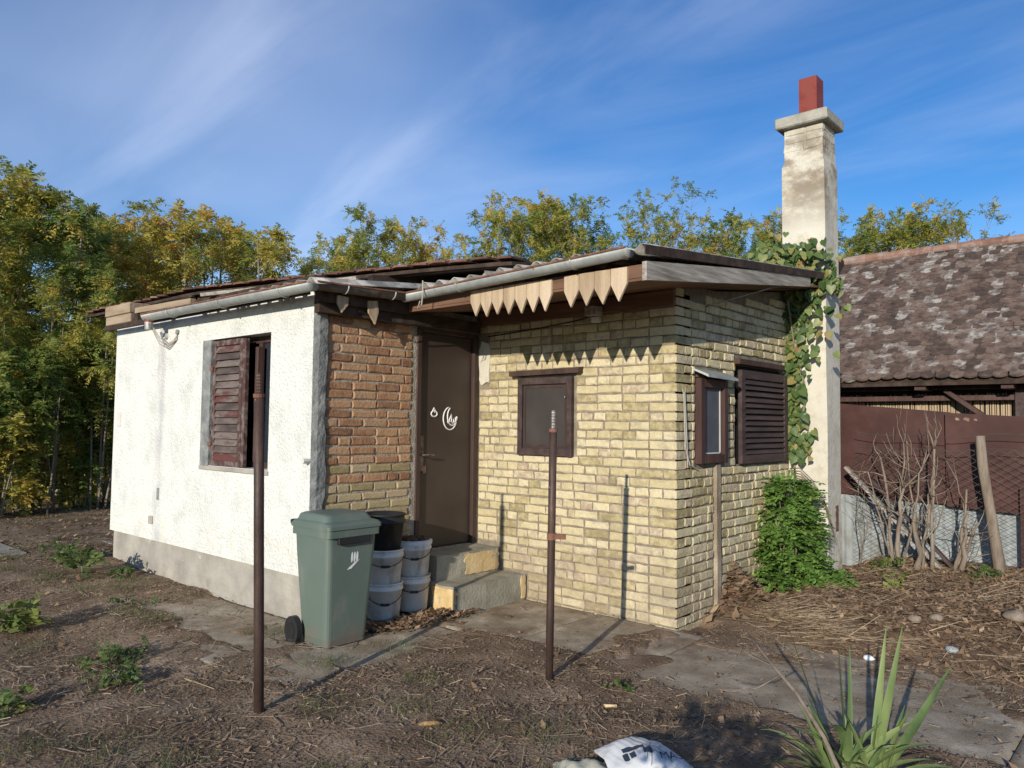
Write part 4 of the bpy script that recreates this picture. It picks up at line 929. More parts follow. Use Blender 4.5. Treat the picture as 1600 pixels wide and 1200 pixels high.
while x < 3.4:
    w = random.uniform(.012,.022); z = random.uniform(1.98,2.02); mb.tube([(x, 5.72+random.uniform(0,.02), .3), (x+random.uniform(-.01,.01), 5.72+random.uniform(0,.02), z)], w/2, 5); x += w*1.05
tag(mb.build('reed_mat', M['reed'], shed), kind='stuff')
MB().box((ex0, 5.60, 2.06), (ex1, 5.70, 2.17), .005).build('wall_beam', M['winwood'], shed)
MB().box((ex0+.05, 5.55, 1.92), (ex1, 5.595, 1.985), .004).build('rail', M['winwood'], shed)
for x in (.42, 1.35, 2.9): MB().box((x, 5.25, 2.045), (x+.13, 5.62, 2.155), .006).build('joist_end', M['winwood'], shed)
for x in (-.9, 1.45, 3.1): MB().box((x, 5.52, -.1), (x+.13, 5.598, 2.055), .005).build('post', M['darkwood'], shed)
MB().bar((.72, 5.50, 2.05), (1.36, 5.50, 1.55), .05, .12, (0,1,0)).build('brace', M['winwood'], shed)
MB().box((ex0-.05, 7.6, 4.1), (ex0+.02, 8.2, 4.42), .01).build('gable_board', M['underwood'], shed)

# ------------------------------------------------------------------ sheet fence
sf = empty('sheet_fence', (1.5, 3.72, .1), 'brown and grey sheet fence between the chimney and the right edge', 'fence')
def sheet(x0, x1, zt0, zt1, zb0, zb1, y, m, name, wav=0, tilt=0):
    nx2 = 40; xs = np.linspace(x0, x1, nx2); V = []; th = .006
    for x in xs:
        t = (x-x0)/(x1-x0); o = wav*math.sin(x*2*math.pi/.09)+.012*math.sin(x*3.1+zt0*5)
        for z in (zb0+(zb1-zb0)*t, zt0+(zt1-zt0)*t): V += [(x, y+o+tilt*z, z), (x, y+o+th+tilt*z, z)]
    F = []
    for i in range(nx2-1):
        a = i*4; b = a+4; F += [[a, b, b+2, a+2], [a+1, a+3, b+3, b+1], [a+2, b+2, b+3, a+3], [a, a+1, b+1, b]]
    F += [[0,2,3,1], [nx2*4-4, nx2*4-3, nx2*4-1, nx2*4-2]]
    return MB().add(V, F).build(name, m, sf)
sheet(-.4, 1.13, 1.88, 1.74, .84, .78, 3.70, M['brown_sheet'], 'metal_panel', .0, .01); sheet(1.10, 2.35, 1.735, 1.66, .77, .70, 3.66, M['brown_sheet'], 'metal_panel', .0, -.01); sheet(2.33, 3.7, 1.68, 1.66, .70, .66, 3.70, M['brown_sheet'], 'metal_panel')
sheet(-.4, .66, .93, .90, .0, .02, 3.76, M['grey_sheet'], 'grey_panel', .006); sheet(.64, 1.78, .90, .86, .0, .02, 3.78, M['grey_sheet'], 'grey_panel', .006); sheet(1.80, 3.7, .84, .82, .0, .02, 3.76, M['brown_sheet'], 'metal_panel')
for x in (-.2, 1.5, 3.2): MB().box((x, 3.80, 0), (x+.06, 3.86, 1.6)).build('post', M['rust'], sf)
MB().box((1.74, 3.60, .05), (1.83, 3.645, 1.0), .004).build('post', M['brown_sheet'], sf)
for fx, fw, fh in ((1.16, .075, .016), (1.27, .055, .020), (1.36, .03, .010)):
    zt = 1.705-.06*(fx-1.1)-.03; P = [(fx+fw*(.5+.5*math.cos(t)*(1+.3*math.sin(3*t+fx*9))), zt+fh*math.sin(t)*(1+.4*math.cos(2*t+fx))) for t in np.linspace(0, 6.28, 13, endpoint=False)]
    MB().add([(x, 3.641, z) for x, z in P]+[(x, 3.650, z) for x, z in P], [list(range(13))]+[[q, 13+q, 13+(q+1) % 13, (q+1) % 13] for q in range(13)]).build('paint_flake', M['concrete'], sf)
# chain link fence
cf = empty('chain_link_fence', (1.4, 3.4, .1), 'sagging chain link fence with wooden post in front of the sheets', 'fence')
mb = MB(); pitch = .062; x = .28; top = 1.36
def tri_seg(p, q, r):
    p, q = Vector(p), Vector(q); d = (q-p).normalized(); a = Vector((0,1,0)); b = d.cross(a).normalized(); ring_ = [a*r, (a*-.5+b*.87)*r, (a*-.5-b*.87)*r]
    mb.add([p+v for v in ring_]+[q+v for v in ring_], [[0,1,4,3],[1,2,5,4],[2,0,3,5]])
k = 0
while x < 3.4:
    z = .10; s = 1 if k % 2 else -1
    while z < top-.02*math.sin(x*2):
        y = 3.40+.02*math.sin(x*2.1+z); tri_seg((x+(pitch/2)*(-s), y, z), (x+(pitch/2)*s, y+.004*s, z+pitch*.62), .0022); z += pitch*.62; s = -s
    x += pitch; k += 1
tag(mb.build('wire_mesh', M['wire'], cf), kind='stuff')
for z0, s in ((1.37, .02), (1.52, .03)):
    MB().tube([(x, 3.39, z0-s*math.sin((x-.28)*2.2)+.012*math.sin(x*9)) for x in np.linspace(.28, 3.4, 40)], .0035, 5).build('barbed_wire', M['wire'], cf)
pp = [(1.46, 3.36, 1.50), (1.48, 3.35, 1.2), (1.53, 3.36, .8), (1.58, 3.35, .4), (1.63, 3.36, 0.0)]
MB().tube(pp[::-1], [.062, .052, .045, .046, .043], 10).build('post', M['bark_pale'], cf, True)
pk = empty('leaning_plank', (.9, 3.2, .12), 'weathered plank leaning diagonally in front of the grey sheets', 'plank')
MB().bar((.20, 3.33, 1.14), (1.22, 3.18, .10), .03, .075, (0,1,0)).build('board', M['weathered'], pk)
MB().bar((.45, 3.37, 1.02), (1.30, 3.26, .12), .03, .06, (0,1,0)).build('board', M['darkwood'], pk)

# ------------------------------------------------------------------ bare saplings at the fence
def sapling(base, stems, label, seed):
    r = random.Random(seed); e = empty('bare_shrub', base, label, 'shrub', 'bare shrubs along the chain link fence'); 
    for (dx_, dy_, hgt, rad, twigs) in stems:
        mb = MB(); P = []; n = 7; sx_, sy_ = r.uniform(-.05,.05), r.uniform(-.04,.04)
        for i in range(n): t = i/(n-1); P.append((base[0]+sx_+dx_*t+r.gauss(0,.014), base[1]+sy_+dy_*t+r.gauss(0,.012), base[2]-.03+hgt*t))
        mb.tube(P, [rad*(1-.55*i/(n-1)) for i in range(n)], 7)
        for _ in range(twigs):
            i = r.randrange(2, n); p = Vector(P[i]); d = Vector((r.uniform(-1,1), r.uniform(-.6,.3), r.uniform(.3,1.1))).normalized(); L_ = r.uniform(.18,.5); Q = [p]
            for j in range(4): d = (d+Vector((r.gauss(0,.25), r.gauss(0,.2), r.gauss(.03,.2)))).normalized(); Q.append(Q[-1]+d*L_/4)
            mb.tube(Q, [rad*.34, rad*.30, rad*.25, rad*.18, .002], 5)
            if r.random() < .7:
                p2 = Q[2]; d2_ = (d+Vector((r.uniform(-.8,.8), 0, r.uniform(-.2,.5)))).normalized(); mb.tube([p2, p2+d2_*.12, p2+d2_*.2+Vector((0,0,.04))], [rad*.2, rad*.15, .0015], 4)
        mb.build('stem', M['bark_pale'], e, True)
    return e
sapling((.80, 3.02, .15), [(-.12,.02,1.15,.020,6), (.05,.0,.85,.028,4), (-.25,-.05,1.0,.012,6), (.22,.0,1.2,.014,5), (.1,.02,1.3,.012,6)], 'leftmost bare shrub with many thin pale twigs at the wire fence', 1)
sapling((1.03, 3.02, .15), [(.06,.02,1.25,.022,7), (-.03,.02,.62,.034,2), (.12,0,.95,.016,6), (-.14,.02,1.32,.014,7)], 'tallest bare shrub in the middle of the wire fence', 2)
sapling((1.27, 3.22, .15), [(.12,.02,.86,.020,5), (.04,.0,.62,.030,2), (.26,-.05,.55,.022,3)], 'short cut bare shrub beside the leaning wooden post', 3)
sapling((.46, 3.05, .14), [(-.03,.02,.9,.008,6), (.06,.0,.6,.007,4)], 'thin twiggy shrub just right of the chimney', 4)

# ------------------------------------------------------------------ foliage makers (numpy)
def fronds(P, D, L, n, l0, w0, droop, seed, jit=.25):
    """compound leaves: rachis from P along D; returns verts, quads, tone"""
    r = np.random.default_rng(seed); Fn = len(P)
    t = (np.arange(n)+.6)/n; t = np.repeat(t, 2); sg = np.tile([1., -1.], n); k = len(t)
    P = P[:, None, :]; D_ = D[:, None, :]; L_ = L[:, None, None]; T = t[None, :, None]
    up = np.array([0, 0, 1.])
    pos = P + D_*L_*T - up*droop*L_*T**2
    tan = D_ - up*(2*droop*T); tan = tan/np.linalg.norm(tan, axis=-1, keepdims=True)
    side = np.cross(tan, up+r.normal(0, .25, (Fn, 1, 3))); side /= np.linalg.norm(side, axis=-1, keepdims=True)+1e-9
    ld = side*sg[None, :, None]*.9 + tan*.45 - up*.25 + r.normal(0, jit, (Fn, k, 3)); ld /= np.linalg.norm(ld, axis=-1, keepdims=True)
    wd = tan - ld*np.sum(tan*ld, -1, keepdims=True) + r.normal(0, jit, (Fn, k, 3)); wd /= np.linalg.norm(wd, axis=-1, keepdims=True)+1e-9
    ln = l0*(1.1-.45*T)*r.uniform(.5, 1.3, (Fn, k, 1)); wd = wd*w0*r.uniform(.8, 1.2, (Fn, k, 1))
    a = pos; b = pos+ld*ln*.42+wd; c = pos+ld*ln; d = pos+ld*ln*.42-wd
    V = np.stack([a, b, c, d], 2).reshape(-1, 3); Q = np.arange(len(V)).reshape(-1, 4)
    ft = np.clip(r.beta(1.6, 2.4, (Fn, 1)) + r.normal(0, .07, (Fn, k)), 0, 1)
    return V, Q, np.repeat(ft.reshape(-1), 4)
def tree_meshes(seed, H, spread, ends, per, leafL, l0, w0, npair, low=.25, droop=.45, mat_='leaf', trunk_r=.05, stems=1, upb=.6):
    r = np.random.default_rng(seed); tb = MB(); E = []; ED = []
    for s in range(stems):
        lean = r.normal(0, .10 if stems > 1 else .04, 2)*H*.6; base = r.normal(0, .18 if stems > 1 else 0, 2); n = 9; pts = []
        hh = H*(1 if s == 0 else r.uniform(.6, .95))
        for i in range(n):
            t = i/(n-1); pts.append((base[0]+lean[0]*t+.06*math.sin(3*t+seed), base[1]+lean[1]*t+.06*math.cos(2*t+seed), -.1+(hh*.93+.1)*t))
        tb.tube(pts, [trunk_r*(1-.8*i/(n-1))+.006 for i in range(n)], 7)
        m_ = ends//stems; nl = max(4, m_//4)
        for k in range(nl):
            t = low+(1-low)*((k+r.random())/nl)**.9; f = t*(n-1); i = min(int(f), n-2); p = Vector(pts[i]).lerp(Vector(pts[i+1]), f-i)
            az = r.uniform(0, 6.283); prof = math.sin(math.pi*min(1, max(.12, (1.02-t)/(1.02-low)*.8+.12)))
            L_ = spread*(.35+.65*prof)*r.uniform(.6, 1.1); d = Vector((math.cos(az), math.sin(az), upb+.5*t)).normalized(); Q = [p]
            for j in range(4): d = (d+Vector((r.normal(0,.13), r.normal(0,.13), r.normal(.06,.1)))).normalized(); Q.append(Q[-1]+d*L_/4)
            rb = trunk_r*.32*(1.05-t)+.006; tb.tube(Q, [rb, rb*.8, rb*.6, rb*.45, .004], 5, False)
            E.append(Q[4]); ED.append(d)
            for j in (1, 2, 3, 3):
                d2_ = (d+Vector(r.normal(0, .75, 3))).normalized(); q2 = Q[j]+d2_*L_*r.uniform(.22, .42); tb.tube([Q[j], (Q[j]+q2)/2+Vector((0,0,.02)), q2], [rb*.4, rb*.3, .003], 4, False); E.append(q2); ED.append(d2_)
        E.append(Vector(pts[-1])); ED.append(Vector((0,0,1)))
    E = np.array([tuple(v) for v in E]); ED = np.array([tuple(v) for v in ED])
    P = np.repeat(E, per, 0) + r.normal(0, .05, (len(E)*per, 3)); D = np.repeat(ED, per, 0)*.55 + r.normal(0, .75, (len(E)*per, 3)); D[:, 2] += .15
    D /= np.linalg.norm(D, axis=1, keepdims=True); L = leafL*r.uniform(.6, 1.15, len(P))
    V, Q, T = fronds(P, D, L, npair, l0, w0, droop, seed)
    # whole branches turn colour together
    cl = np.repeat(np.repeat(r.beta(1.5, 2.2, len(E)), per), npair*2*4); T = .45*T+.55*cl
    return np_mesh('trunk', tb.v, tb.f, M['bark'], True), np_mesh('crown', V, Q, M[mat_], False, T), float(np.percentile(V[:, 2], 99.6))
ail = [tree_meshes(100+s, 7.0, 1.5, 60, 8, .52, .140, .022, 9, low=.26, trunk_r=.055, stems=1+s % 2) for s in range(5)]
loc_ = [tree_meshes(200+s, 7.0, 2.2, 132, 11, .32, .085, .020, 7, low=.30, trunk_r=.075, stems=1, droop=.3) for s in range(3)]
stm = [tree_meshes(500+s, 6.0, 1.0, 44, 7, .48, .13, .022, 8, low=.40, trunk_r=.026, stems=4) for s in range(2)]
spa = [tree_meshes(300+s, 7.0, 2.1, 120, 6, .26, .080, .018, 6, low=.30, trunk_r=.085, stems=1, droop=.25, upb=.9) for s in range(2)]
shr = [tree_meshes(400+s, 2.6, .9, 40, 7, .40, .12, .032, 6, low=.08, trunk_r=.018, stems=3) for s in range(3)]
def at_px(px, dist):
    a = YAW-math.atan((px-800)/1190.0); return CAM.x-math.sin(a)*dist, CAM.y+math.cos(a)*dist
def plant_tree(name, meshes, x, y, H, refH, wide, tint, label, group, cat='tree'):
    e = empty(name, (x, y, gz(x, y)), label, cat, group, rz=random.uniform(0, 6.28)); s = H/meshes[2]; e.scale = (s*wide*1.06, s*wide*1.06, s)
    t = link('trunk', meshes[0], e); c = link('crown', meshes[1], e); c['tint'] = tint
    return e
def topz(px, ypx, dist): return 1.57+(664-ypx-(24 if px < 500 else 6))/1190*dist*math.cos(math.atan((px-800)/1190.0))
G1 = 'slender trees of the thicket left of the house'
front = [(-10, 15.5, 255, .20, 'tall orange yellow thicket tree at the left edge of the picture'), (45, 17.0, 275, .02, 'tall green thicket tree second from the left edge'),
         (105, 16.2, 305, -.06, 'dark green thicket tree left of the white wall corner'), (165, 17.5, 300, .30, 'yellow thicket tree rising above the wooden eave beam'),
         (225, 18.5, 298, .20, 'yellow green thicket tree above the left end of the white gutter'), (290, 17.0, 325, .20, 'yellowing thicket tree behind the left part of the roof'),
         (350, 18.5, 318, .26, 'yellow feathery tree above the window of the white wall'), (415, 17.5, 342, .16, 'green and yellow tree above the middle of the white wall'),
         (468, 18.5, 368, .10, 'small green yellow tree at the right end of the thicket')]
for i, (px, dist, yt, tint, lab) in enumerate(front):
    x, y = at_px(px, dist); plant_tree('thicket_tree', ail[i % 5], x, y, topz(px, yt, dist)*1.02, 7.0, .95, tint, lab, G1)
LB = 'slender leafy tree within the dense thicket left of the house'
ORD = ['first', 'second', 'third', 'fourth', 'fifth', 'sixth', 'seventh']
front_label = {p: 'slim multi-stemmed tree at the thicket front, %s from the left picture edge' % o for p, o in zip((5, 35, 60, 90, 120, 150, 175), ORD)}
fill_ = [(-120,14.5,270),(-70,17,255),(20,19.5,300),(75,20.5,320),(140,20.0,335),(195,20.5,330),(250,21,330),(318,20.5,345),(380,21,350),(440,21,372),(-30,20,285),(-90,21,270),(123,23,330),(270,24,340),(30,24,310),(-160,19,260),(175,15.8,400),(60,14.6,430),(5,14.3,450),(120,15.0,440),(-45,14.2,440),(35,15.4,400),(90,14.3,450),(150,14.6,420)]
for i, (px, dist, yt) in enumerate(fill_):
    x, y = at_px(px, dist); plant_tree('thicket_tree', ail[(i*2+1) % 5] if i < 16 else stm[i % 2], x, y, topz(px, yt, dist), 7.0, .95, random.uniform(-.06, .16), front_label.get(px, LB), G1)
LS = 'leafy sapling standing deep among the thicket stems'
for i, (px, dist, hgt) in enumerate([(12,14.2,1.5),(75,14.6,1.3),(140,15.0,2.2),(165,15.6,2.4),(-30,13.8,2.4),(40,16.6,2.8),(100,17.0,2.9),(60,18.5,3.2),(-15,17.5,3.2),(150,17.5,3.2),(120,19.5,3.4),(20,20,3.4)]):
    x, y = at_px(px, dist); plant_tree('sapling', shr[i % 3], x, y, hgt, 2.6, 1.1, random.uniform(-.05, .16), {12: 'knee high leafy sapling before the thicket nearest the left picture edge', 75: 'small leafy sapling before the thicket midway to the white wall', 140: 'leafy sapling before the thicket second nearest to the white wall', 165: 'tall leafy sapling before the thicket nearest to the white wall'}.get(px, LS), 'saplings at the foot of the thicket', 'sapling')
back = [(520, 22, 378, 'loc', .08, 'small green tree just right of the thicket above the roof'), (578, 20, 345, 'loc', .12, 'feathery green yellow tree above the orange brick wall'), (655, 20, 362, 'loc', .22, 'yellowish rounded tree left of the gap in the skyline'),
        (718, 30, 397, 'loc', -.05, 'tiny dark tree in the skyline gap above the roof'), (800, 19, 325, 'loc', .10, 'green tree with yellow flecks above the picket valance'), (838, 20, 303, 'loc', .22, 'tall tree with bright yellow top above the picket valance'), (905, 19.5, 305, 'loc', .04, 'broad green tree above the end of the gutter'), (870, 22, 340, 'loc', .1, 'green tree half hidden between two taller trees above the roof'),
        (958, 21, 362, 'spa', .05, 'thin grey green tree behind the sparse tall tree'), (1040, 19.5, 288, 'spa', .05, 'sparse tall tree with bare branches above the bargeboard'), (1010, 22, 330, 'spa', .04, 'sparse tree with visible limbs left of the tallest bare tree'), (1108, 20, 345, 'loc', .12, 'low green brown tree right of the sparse tall tree'), (1165, 21, 352, 'spa', .12, 'thin brownish tree left of the chimney'), (1205, 19, 330, 'loc', .08, 'green tree half hidden by the chimney'),
        (1345, 20, 335, 'loc', .02, 'dark green tree just right of the chimney'), (1400, 21, 318, 'loc', .15, 'green and yellow tree above the left part of the shed ridge'), (1462, 21, 322, 'loc', .18, 'yellow flecked tree above the middle of the shed ridge'), (1522, 20, 305, 'spa', .10, 'rightmost tree above the shed ridge'), (1260, 23, 345, 'loc', .05, 'green tree hidden behind the chimney')]
for i, (px, dist, yt, kind, tint, lab) in enumerate(back):
    x, y = at_px(px, dist); ms = loc_[i % 3] if kind == 'loc' else spa[i % 2]
    plant_tree('skyline_tree', ms, x, y, topz(px, yt, dist)*1.01, 7.0, .85, tint, lab, 'trees rising behind the roofs')

# ------------------------------------------------------------------ green bush by the chimney
gb = empty('green_bush', (.24, 1.62, .12), 'bright green fern-like bush between the side wall and the chimney', 'bush')
r = np.random.default_rng(5); nb = 620; hh = r.random(nb)**1.15; az = r.uniform(0, 6.28, nb); rad = .22*(1-hh)**.4*np.sqrt(r.random(nb))+.02
P = np.stack([rad*np.cos(az)+.02, rad*np.sin(az), .05+hh*.92], 1); D = np.stack([np.cos(az), np.sin(az), r.normal(.25, .35, nb)], 1)*1.0; D[:, 0] += .25; D[:, 1] -= .25; D /= np.linalg.norm(D, axis=1, keepdims=True)
V, Q, T = fronds(P, D, .20*r.uniform(.6, 1.2, nb), 8, .046, .018, .25, 6, .2)
P2 = P[:130]*np.array([.7,.6,.14])+np.array([.30,.08,0]); V2, Q2, T2 = fronds(P2, D[:130], .2*np.ones(130), 8, .038, .015, .3, 8, .2)
link('foliage', np_mesh('foliage', np.concatenate([V, V2]), np.concatenate([Q, Q2+len(V)]), M['bush'], False, np.concatenate([T, T2])), gb)
mb = MB()
for k in range(7): a = k*.9; mb.tube([(0,0,-.05), (.06*math.cos(a), .06*math.sin(a), .3), (.14*math.cos(a), .14*math.sin(a), .6+.05*k)], [.012, .008, .003], 5)
link('stem', np_mesh('stem', mb.v, mb.f, M['bark'], True), gb)

x, y = 2.42, -4.50
plant_tree('added_shade_shrub', shr[0], x, y, .95, 2.6, 1.3, .0, 'added unseen low shrub casting shade on the foreground', None, 'shrub')  # shrub added out of view to cast shade on the foreground
# ------------------------------------------------------------------ climbing vine
iv = empty('climbing_vine', (.1, 2.18, .2), 'leafy green vine climbing the chimney beside the shuttered window', 'vine'); IO = Vector((.1, 2.18, .2))
def heart(seed):
    r = random.Random(seed)
    out = [(0,0), (.28,-.10), (.50,.14), (.46,.45), (.24,.76), (0,1.05), (-.24,.76), (-.46,.45), (-.50,.14), (-.28,-.10)]
    V = [(0, .40, -.06)]+[(x+r.uniform(-.04,.04), y+r.uniform(-.04,.04), abs(x)*.22+r.uniform(-.05,.05)-.12*y*y) for x, y in out]
    return np_mesh('leaf', V, [[0, i+1, (i+1) % 10+1] for i in range(10)], M['ivy'], True)
hm = [heart(s) for s in range(6)]
st = [((.16,2.18,.25),(.10,2.2,.8),(.06,2.2,1.4),(.10,2.19,2.0),(.16,2.2,2.5),(.24,2.2,2.9),(.20,2.15,3.2)), ((.10,2.2,1.4),(.20,2.21,1.9),(.10,2.15,2.4),(.05,2.1,2.9),(.0,2.05,3.15))]
for s in st: MB().tube(s, [.014]+[.009]*(len(s)-2)+[.004], 6).build('stem', M['bark'], iv, True)
def put_leaf(p, size, nrm):
    o = link('leaf', random.choice(hm), iv, Vector(p)-IO); n = Vector(nrm).normalized()
    q = n.to_track_quat('Z', 'Y').to_matrix().to_4x4(); down = Vector((random.gauss(0,.5), random.gauss(0,.3), -1)); x = down.cross(n).normalized(); y_ = n.cross(x).normalized()
    m_ = Matrix((x, y_, n)).transposed()
    o.rotation_euler = m_.to_euler(); o.scale = (size, size, size)
for i in range(300):
    u = random.random()
    if u < .52:      # strand down the chimney
        z = random.uniform(1.25, 2.95); w = .085+.085*max(0, min(1, (z-1.5)/.8)); cx = .10+.10*math.sin(z*2.3)+(.10 if z > 2.5 else 0)
        p = (cx+random.gauss(0, w), 2.19-random.uniform(.0,.10), z); nr = (random.gauss(.35,.45), -1, random.gauss(.45,.4))
    elif u < .88:    # bunch over the roof edge
        p = (random.gauss(.03,.19), random.uniform(1.9,2.24), random.gauss(3.24,.085)); nr = (random.gauss(.3,.6), -.8, random.gauss(.7,.4))
    else:            # strands across the chimney face
        k = random.random(); p = (.22+.24*k, 2.235-random.uniform(.0,.05)-(0 if k < .9 else -.1), 3.05-.05*k+random.gauss(0,.05)) if random.random() < .6 else (.43, random.uniform(2.25,2.5), random.gauss(3.0,.07)); nr = (random.gauss(.5,.4), -1, random.gauss(.4,.3))
    put_leaf(p, random.uniform(.052,.098), nr)
V = []; F = []; T = []
for i in range(900):
    u = random.random()
    if u < .55: z = random.uniform(1.3, 3.0); p = Vector((.09+.10*math.sin(z*2.3)+(.08 if z > 2.5 else 0)+random.gauss(0,.075), 2.22-random.uniform(0,.05), z))
    else: p = Vector((random.gauss(.0,.20), random.uniform(2.0,2.24), random.gauss(3.20,.09)))
    n = Vector((random.gauss(.3,.5), -1, random.gauss(.5,.4))).normalized(); x_ = Vector((random.gauss(0,.5), 0, -1)).cross(n).normalized(); y_ = n.cross(x_).normalized(); m_ = Matrix((x_, y_, n)).transposed()*random.uniform(.04,.085)
    k = len(V); me = random.choice(hm); V += [tuple(m_ @ v.co + p - IO) for v in me.vertices]; T += [random.random()]*len(me.vertices); F += [[q+k for q in f_.vertices] for f_ in me.polygons]
tag(link('inner_leaves', np_mesh('inner_leaves', V, F, M['ivy'], True, T), iv), kind='stuff')
vb = empty('dry_vine', (.25, 2.1, .9), 'dry brown vine stems bent against the chimney above the green bush', 'vine')
for s in range(5):
    MB().tube([(.05+.01*s, 2.16, 1.16-.02*s), (.16, 2.12+.01*s, 1.17-.03*s), (.28, 2.12, 1.06-.035*s), (.37+.012*s, 2.15, .90-.03*s), (.40+.02*s, 2.18, .70-.05*s)], [.007, .006, .005, .004, .002], 5).build('stem', M['bark'], vb, True)

# ------------------------------------------------------------------ weeds, yucca, grass
def weed(x, y, hgt, n, l0, w0, label, tint, seed, spread=.16):
    r = np.random.default_rng(seed); e = empty('weed_plant', (x, y, gz(x, y)), label, 'weed', 'green weeds on the bare earth'); e.scale = (.8, .8, .8)
    az = r.uniform(0, 6.28, n); el = r.uniform(.15, 1.3, n); P = np.stack([r.normal(0, spread*.45, n), r.normal(0, spread*.45, n), r.uniform(0, hgt*.6, n)], 1)
    D = np.stack([np.cos(az)*np.cos(el), np.sin(az)*np.cos(el), np.sin(el)], 1); V, Q, T = fronds(P, D, hgt*r.uniform(.5, 1.0, n), 6, l0, w0, .35, seed, .25)
    c = link('leaves', np_mesh('leaves', V, Q, M['weed'], False, T), e); c['tint'] = tint
    mb = MB()
    for k in range(4): a = r.uniform(0, 6.28); mb.tube([(0,0,-.02), (.02*math.cos(a), .02*math.sin(a), hgt*.3), (.06*math.cos(a), .06*math.sin(a), hgt*.6)], [.005,.004,.002], 4)
    link('stem', np_mesh('stem', mb.v, mb.f, M['bark'], True), e)
weed(-3.45, -3.44, .34, 26, .10, .026, 'yellow green weed at the left picture edge', .38, 1, .22)
weed(-2.24, -3.24, .20, 34, .050, .015, 'upper of two small dark green weeds in the left foreground', -.02, 2, .26)
weed(-1.80, -3.38, .15, 26, .045, .014, 'lower of two small dark green weeds in the left foreground', -.05, 3, .20)
weed(-1.83, -3.95, .15, 16, .06, .018, 'light green weed low at the left picture edge', .2, 4, .15)
weed(-5.95, -2.30, .30, 30, .055, .02, 'dark weed clump beside the grey plank', -.1, 5, .3)
weed(-5.20, -2.40, .36, 18, .11, .030, 'broad leaved weed near the white wall plinth', .1, 6, .2)
weed(-4.9, -2.15, .16, 16, .05, .018, 'small weed right below the left end of the plinth', 0, 7, .2)
weed(-3.75, -2.55, .10, 14, .04, .012, 'tiny flat weed at the near end of the concrete apron', 0, 8, .2)
weed(.45, -1.42, .07, 10, .035, .012, 'tiny weed right of the shorter pipe post', .15, 9, .08)
weed(-7.6, -.6, .3, 26, .06, .02, 'low weed clump left behind the house corner', .0, 10, .4)
weed(1.05, 1.9, .24, 14, .055, .026, 'yellow leaved weed standing in the dry leaf bank', .6, 11, .16)
weed(.80, 2.6, .20, 14, .055, .024, 'pale green weed at the foot of the wire fence beside the chimney', .3, 12, .22)
weed(1.55, 2.9, .18, 14, .05, .022, 'green weed at the foot of the leaning wooden post', .15, 13, .16)
yu = empty('yucca', (1.82, -1.66, .0), 'green yucca with upright sword leaves in the right foreground', 'yucca')
def blade(az, el, L_, w, bend, off=(0,0), twist=0):
    n = 9; V = []; d = Vector((math.cos(az)*math.cos(el), math.sin(az)*math.cos(el), math.sin(el))); p = Vector((off[0], off[1], 0.0)); sd_ = d.cross(Vector((0,0,1))).normalized()
    sd_ = Matrix.Rotation(twist, 3, d) @ sd_
    for i in range(n):
        t = i/(n-1); ww = w*(.75+.9*t-.4*t*t if t < .5 else 1.1*(1-t)**.75*1.55)*.5; ww = max(ww, .0008); nn = sd_.cross(d).normalized()
        V += [tuple(p-sd_*ww), tuple(p+nn*ww*-.35), tuple(p+sd_*ww)]
        p = p+d*L_/(n-1); d = (d-Vector((0,0,bend*(.4+t)))/(n-1)*2).normalized()
    F = [[i*3+k, i*3+k+1, i*3+k+4, i*3+k+3] for i in range(n-1) for k in range(2)]
    o = link('leaf', np_mesh('leaf', V, F, M['yucca'], True), yu); return o
ccr, ccu = Vector((math.cos(YAW), math.sin(YAW), 0)), None
def bl(right, rise, L_, w, bend=.0, back=.0, off=0.0, tw=0):
    """right: lean along the picture's right, back: lean away"""
    d = ccr*right + Vector((-math.sin(YAW), math.cos(YAW), 0))*back; az = math.atan2(d.y, d.x); el = math.atan2(rise, max(d.length, 1e-3))
    o_ = ccr*off; blade(az, el, L_, w, bend, (o_.x, o_.y), tw)
bl(-.32, 1, .72, .032, 0, .1, -.05); bl(.0, 1, .60, .026, 0, .15, -.02, .9); bl(.05, 1, .58, .024, 0, .1, -.01, .4); bl(.17, 1, .68, .034, 0, .1, .08, .2); bl(.24, 1, .69, .040, 0, .05, .09, .3); bl(.62, .8, .62, .046, -.05, .1, .12, .2)
bl(-.30, 1, .36, .050, .55, 0, -.10, .3); bl(-.16, 1, .34, .052, .3, 0, -.12, .1); bl(-.5, .8, .36, .042, .9, -.1, -.08, .3); bl(-.9, .5, .34, .030, .6, 0, -.08); bl(.5, .55, .40, .045, .7, -.1, .02); bl(.8, .35, .38, .045, .3, 0, .0); bl(-.2, .9, .42, .045, 1.2, -.2, .0, .4); bl(.3, .9, .34, .036, .2, .1, .14)
for i in range(34): bl(random.uniform(-.8,.8), random.uniform(.4,1), random.uniform(.22,.40), random.uniform(.028,.046), random.uniform(.1,.9), random.uniform(-.4,.4), random.uniform(-.14,.16), random.uniform(-.4,.6))
MB().tube([(1.82, -1.66, -.05), (1.82, -1.66, .06)], [.07, .05], 10).build('stump', M['bark'], yu)
stk = empty('stick', (1.75, -1.8, .2), 'bare brown stick leaning across the yucca leaves', 'stick')
MB().tube([(1.28, -1.52, .50), (1.42, -1.62, .43), (1.60, -1.73, .34), (1.76, -1.84, .22), (1.90, -1.95, .06), (1.93, -1.98, -.03)], [.005, .008, .009, .010, .011, .011], 7).tube([(1.50, -1.67, .39), (1.42, -1.75, .33), (1.33, -1.82, .31), (1.26, -1.86, .315)], [.005, .004, .003, .002], 5).build('branch', M['bark_pale'], stk, True)

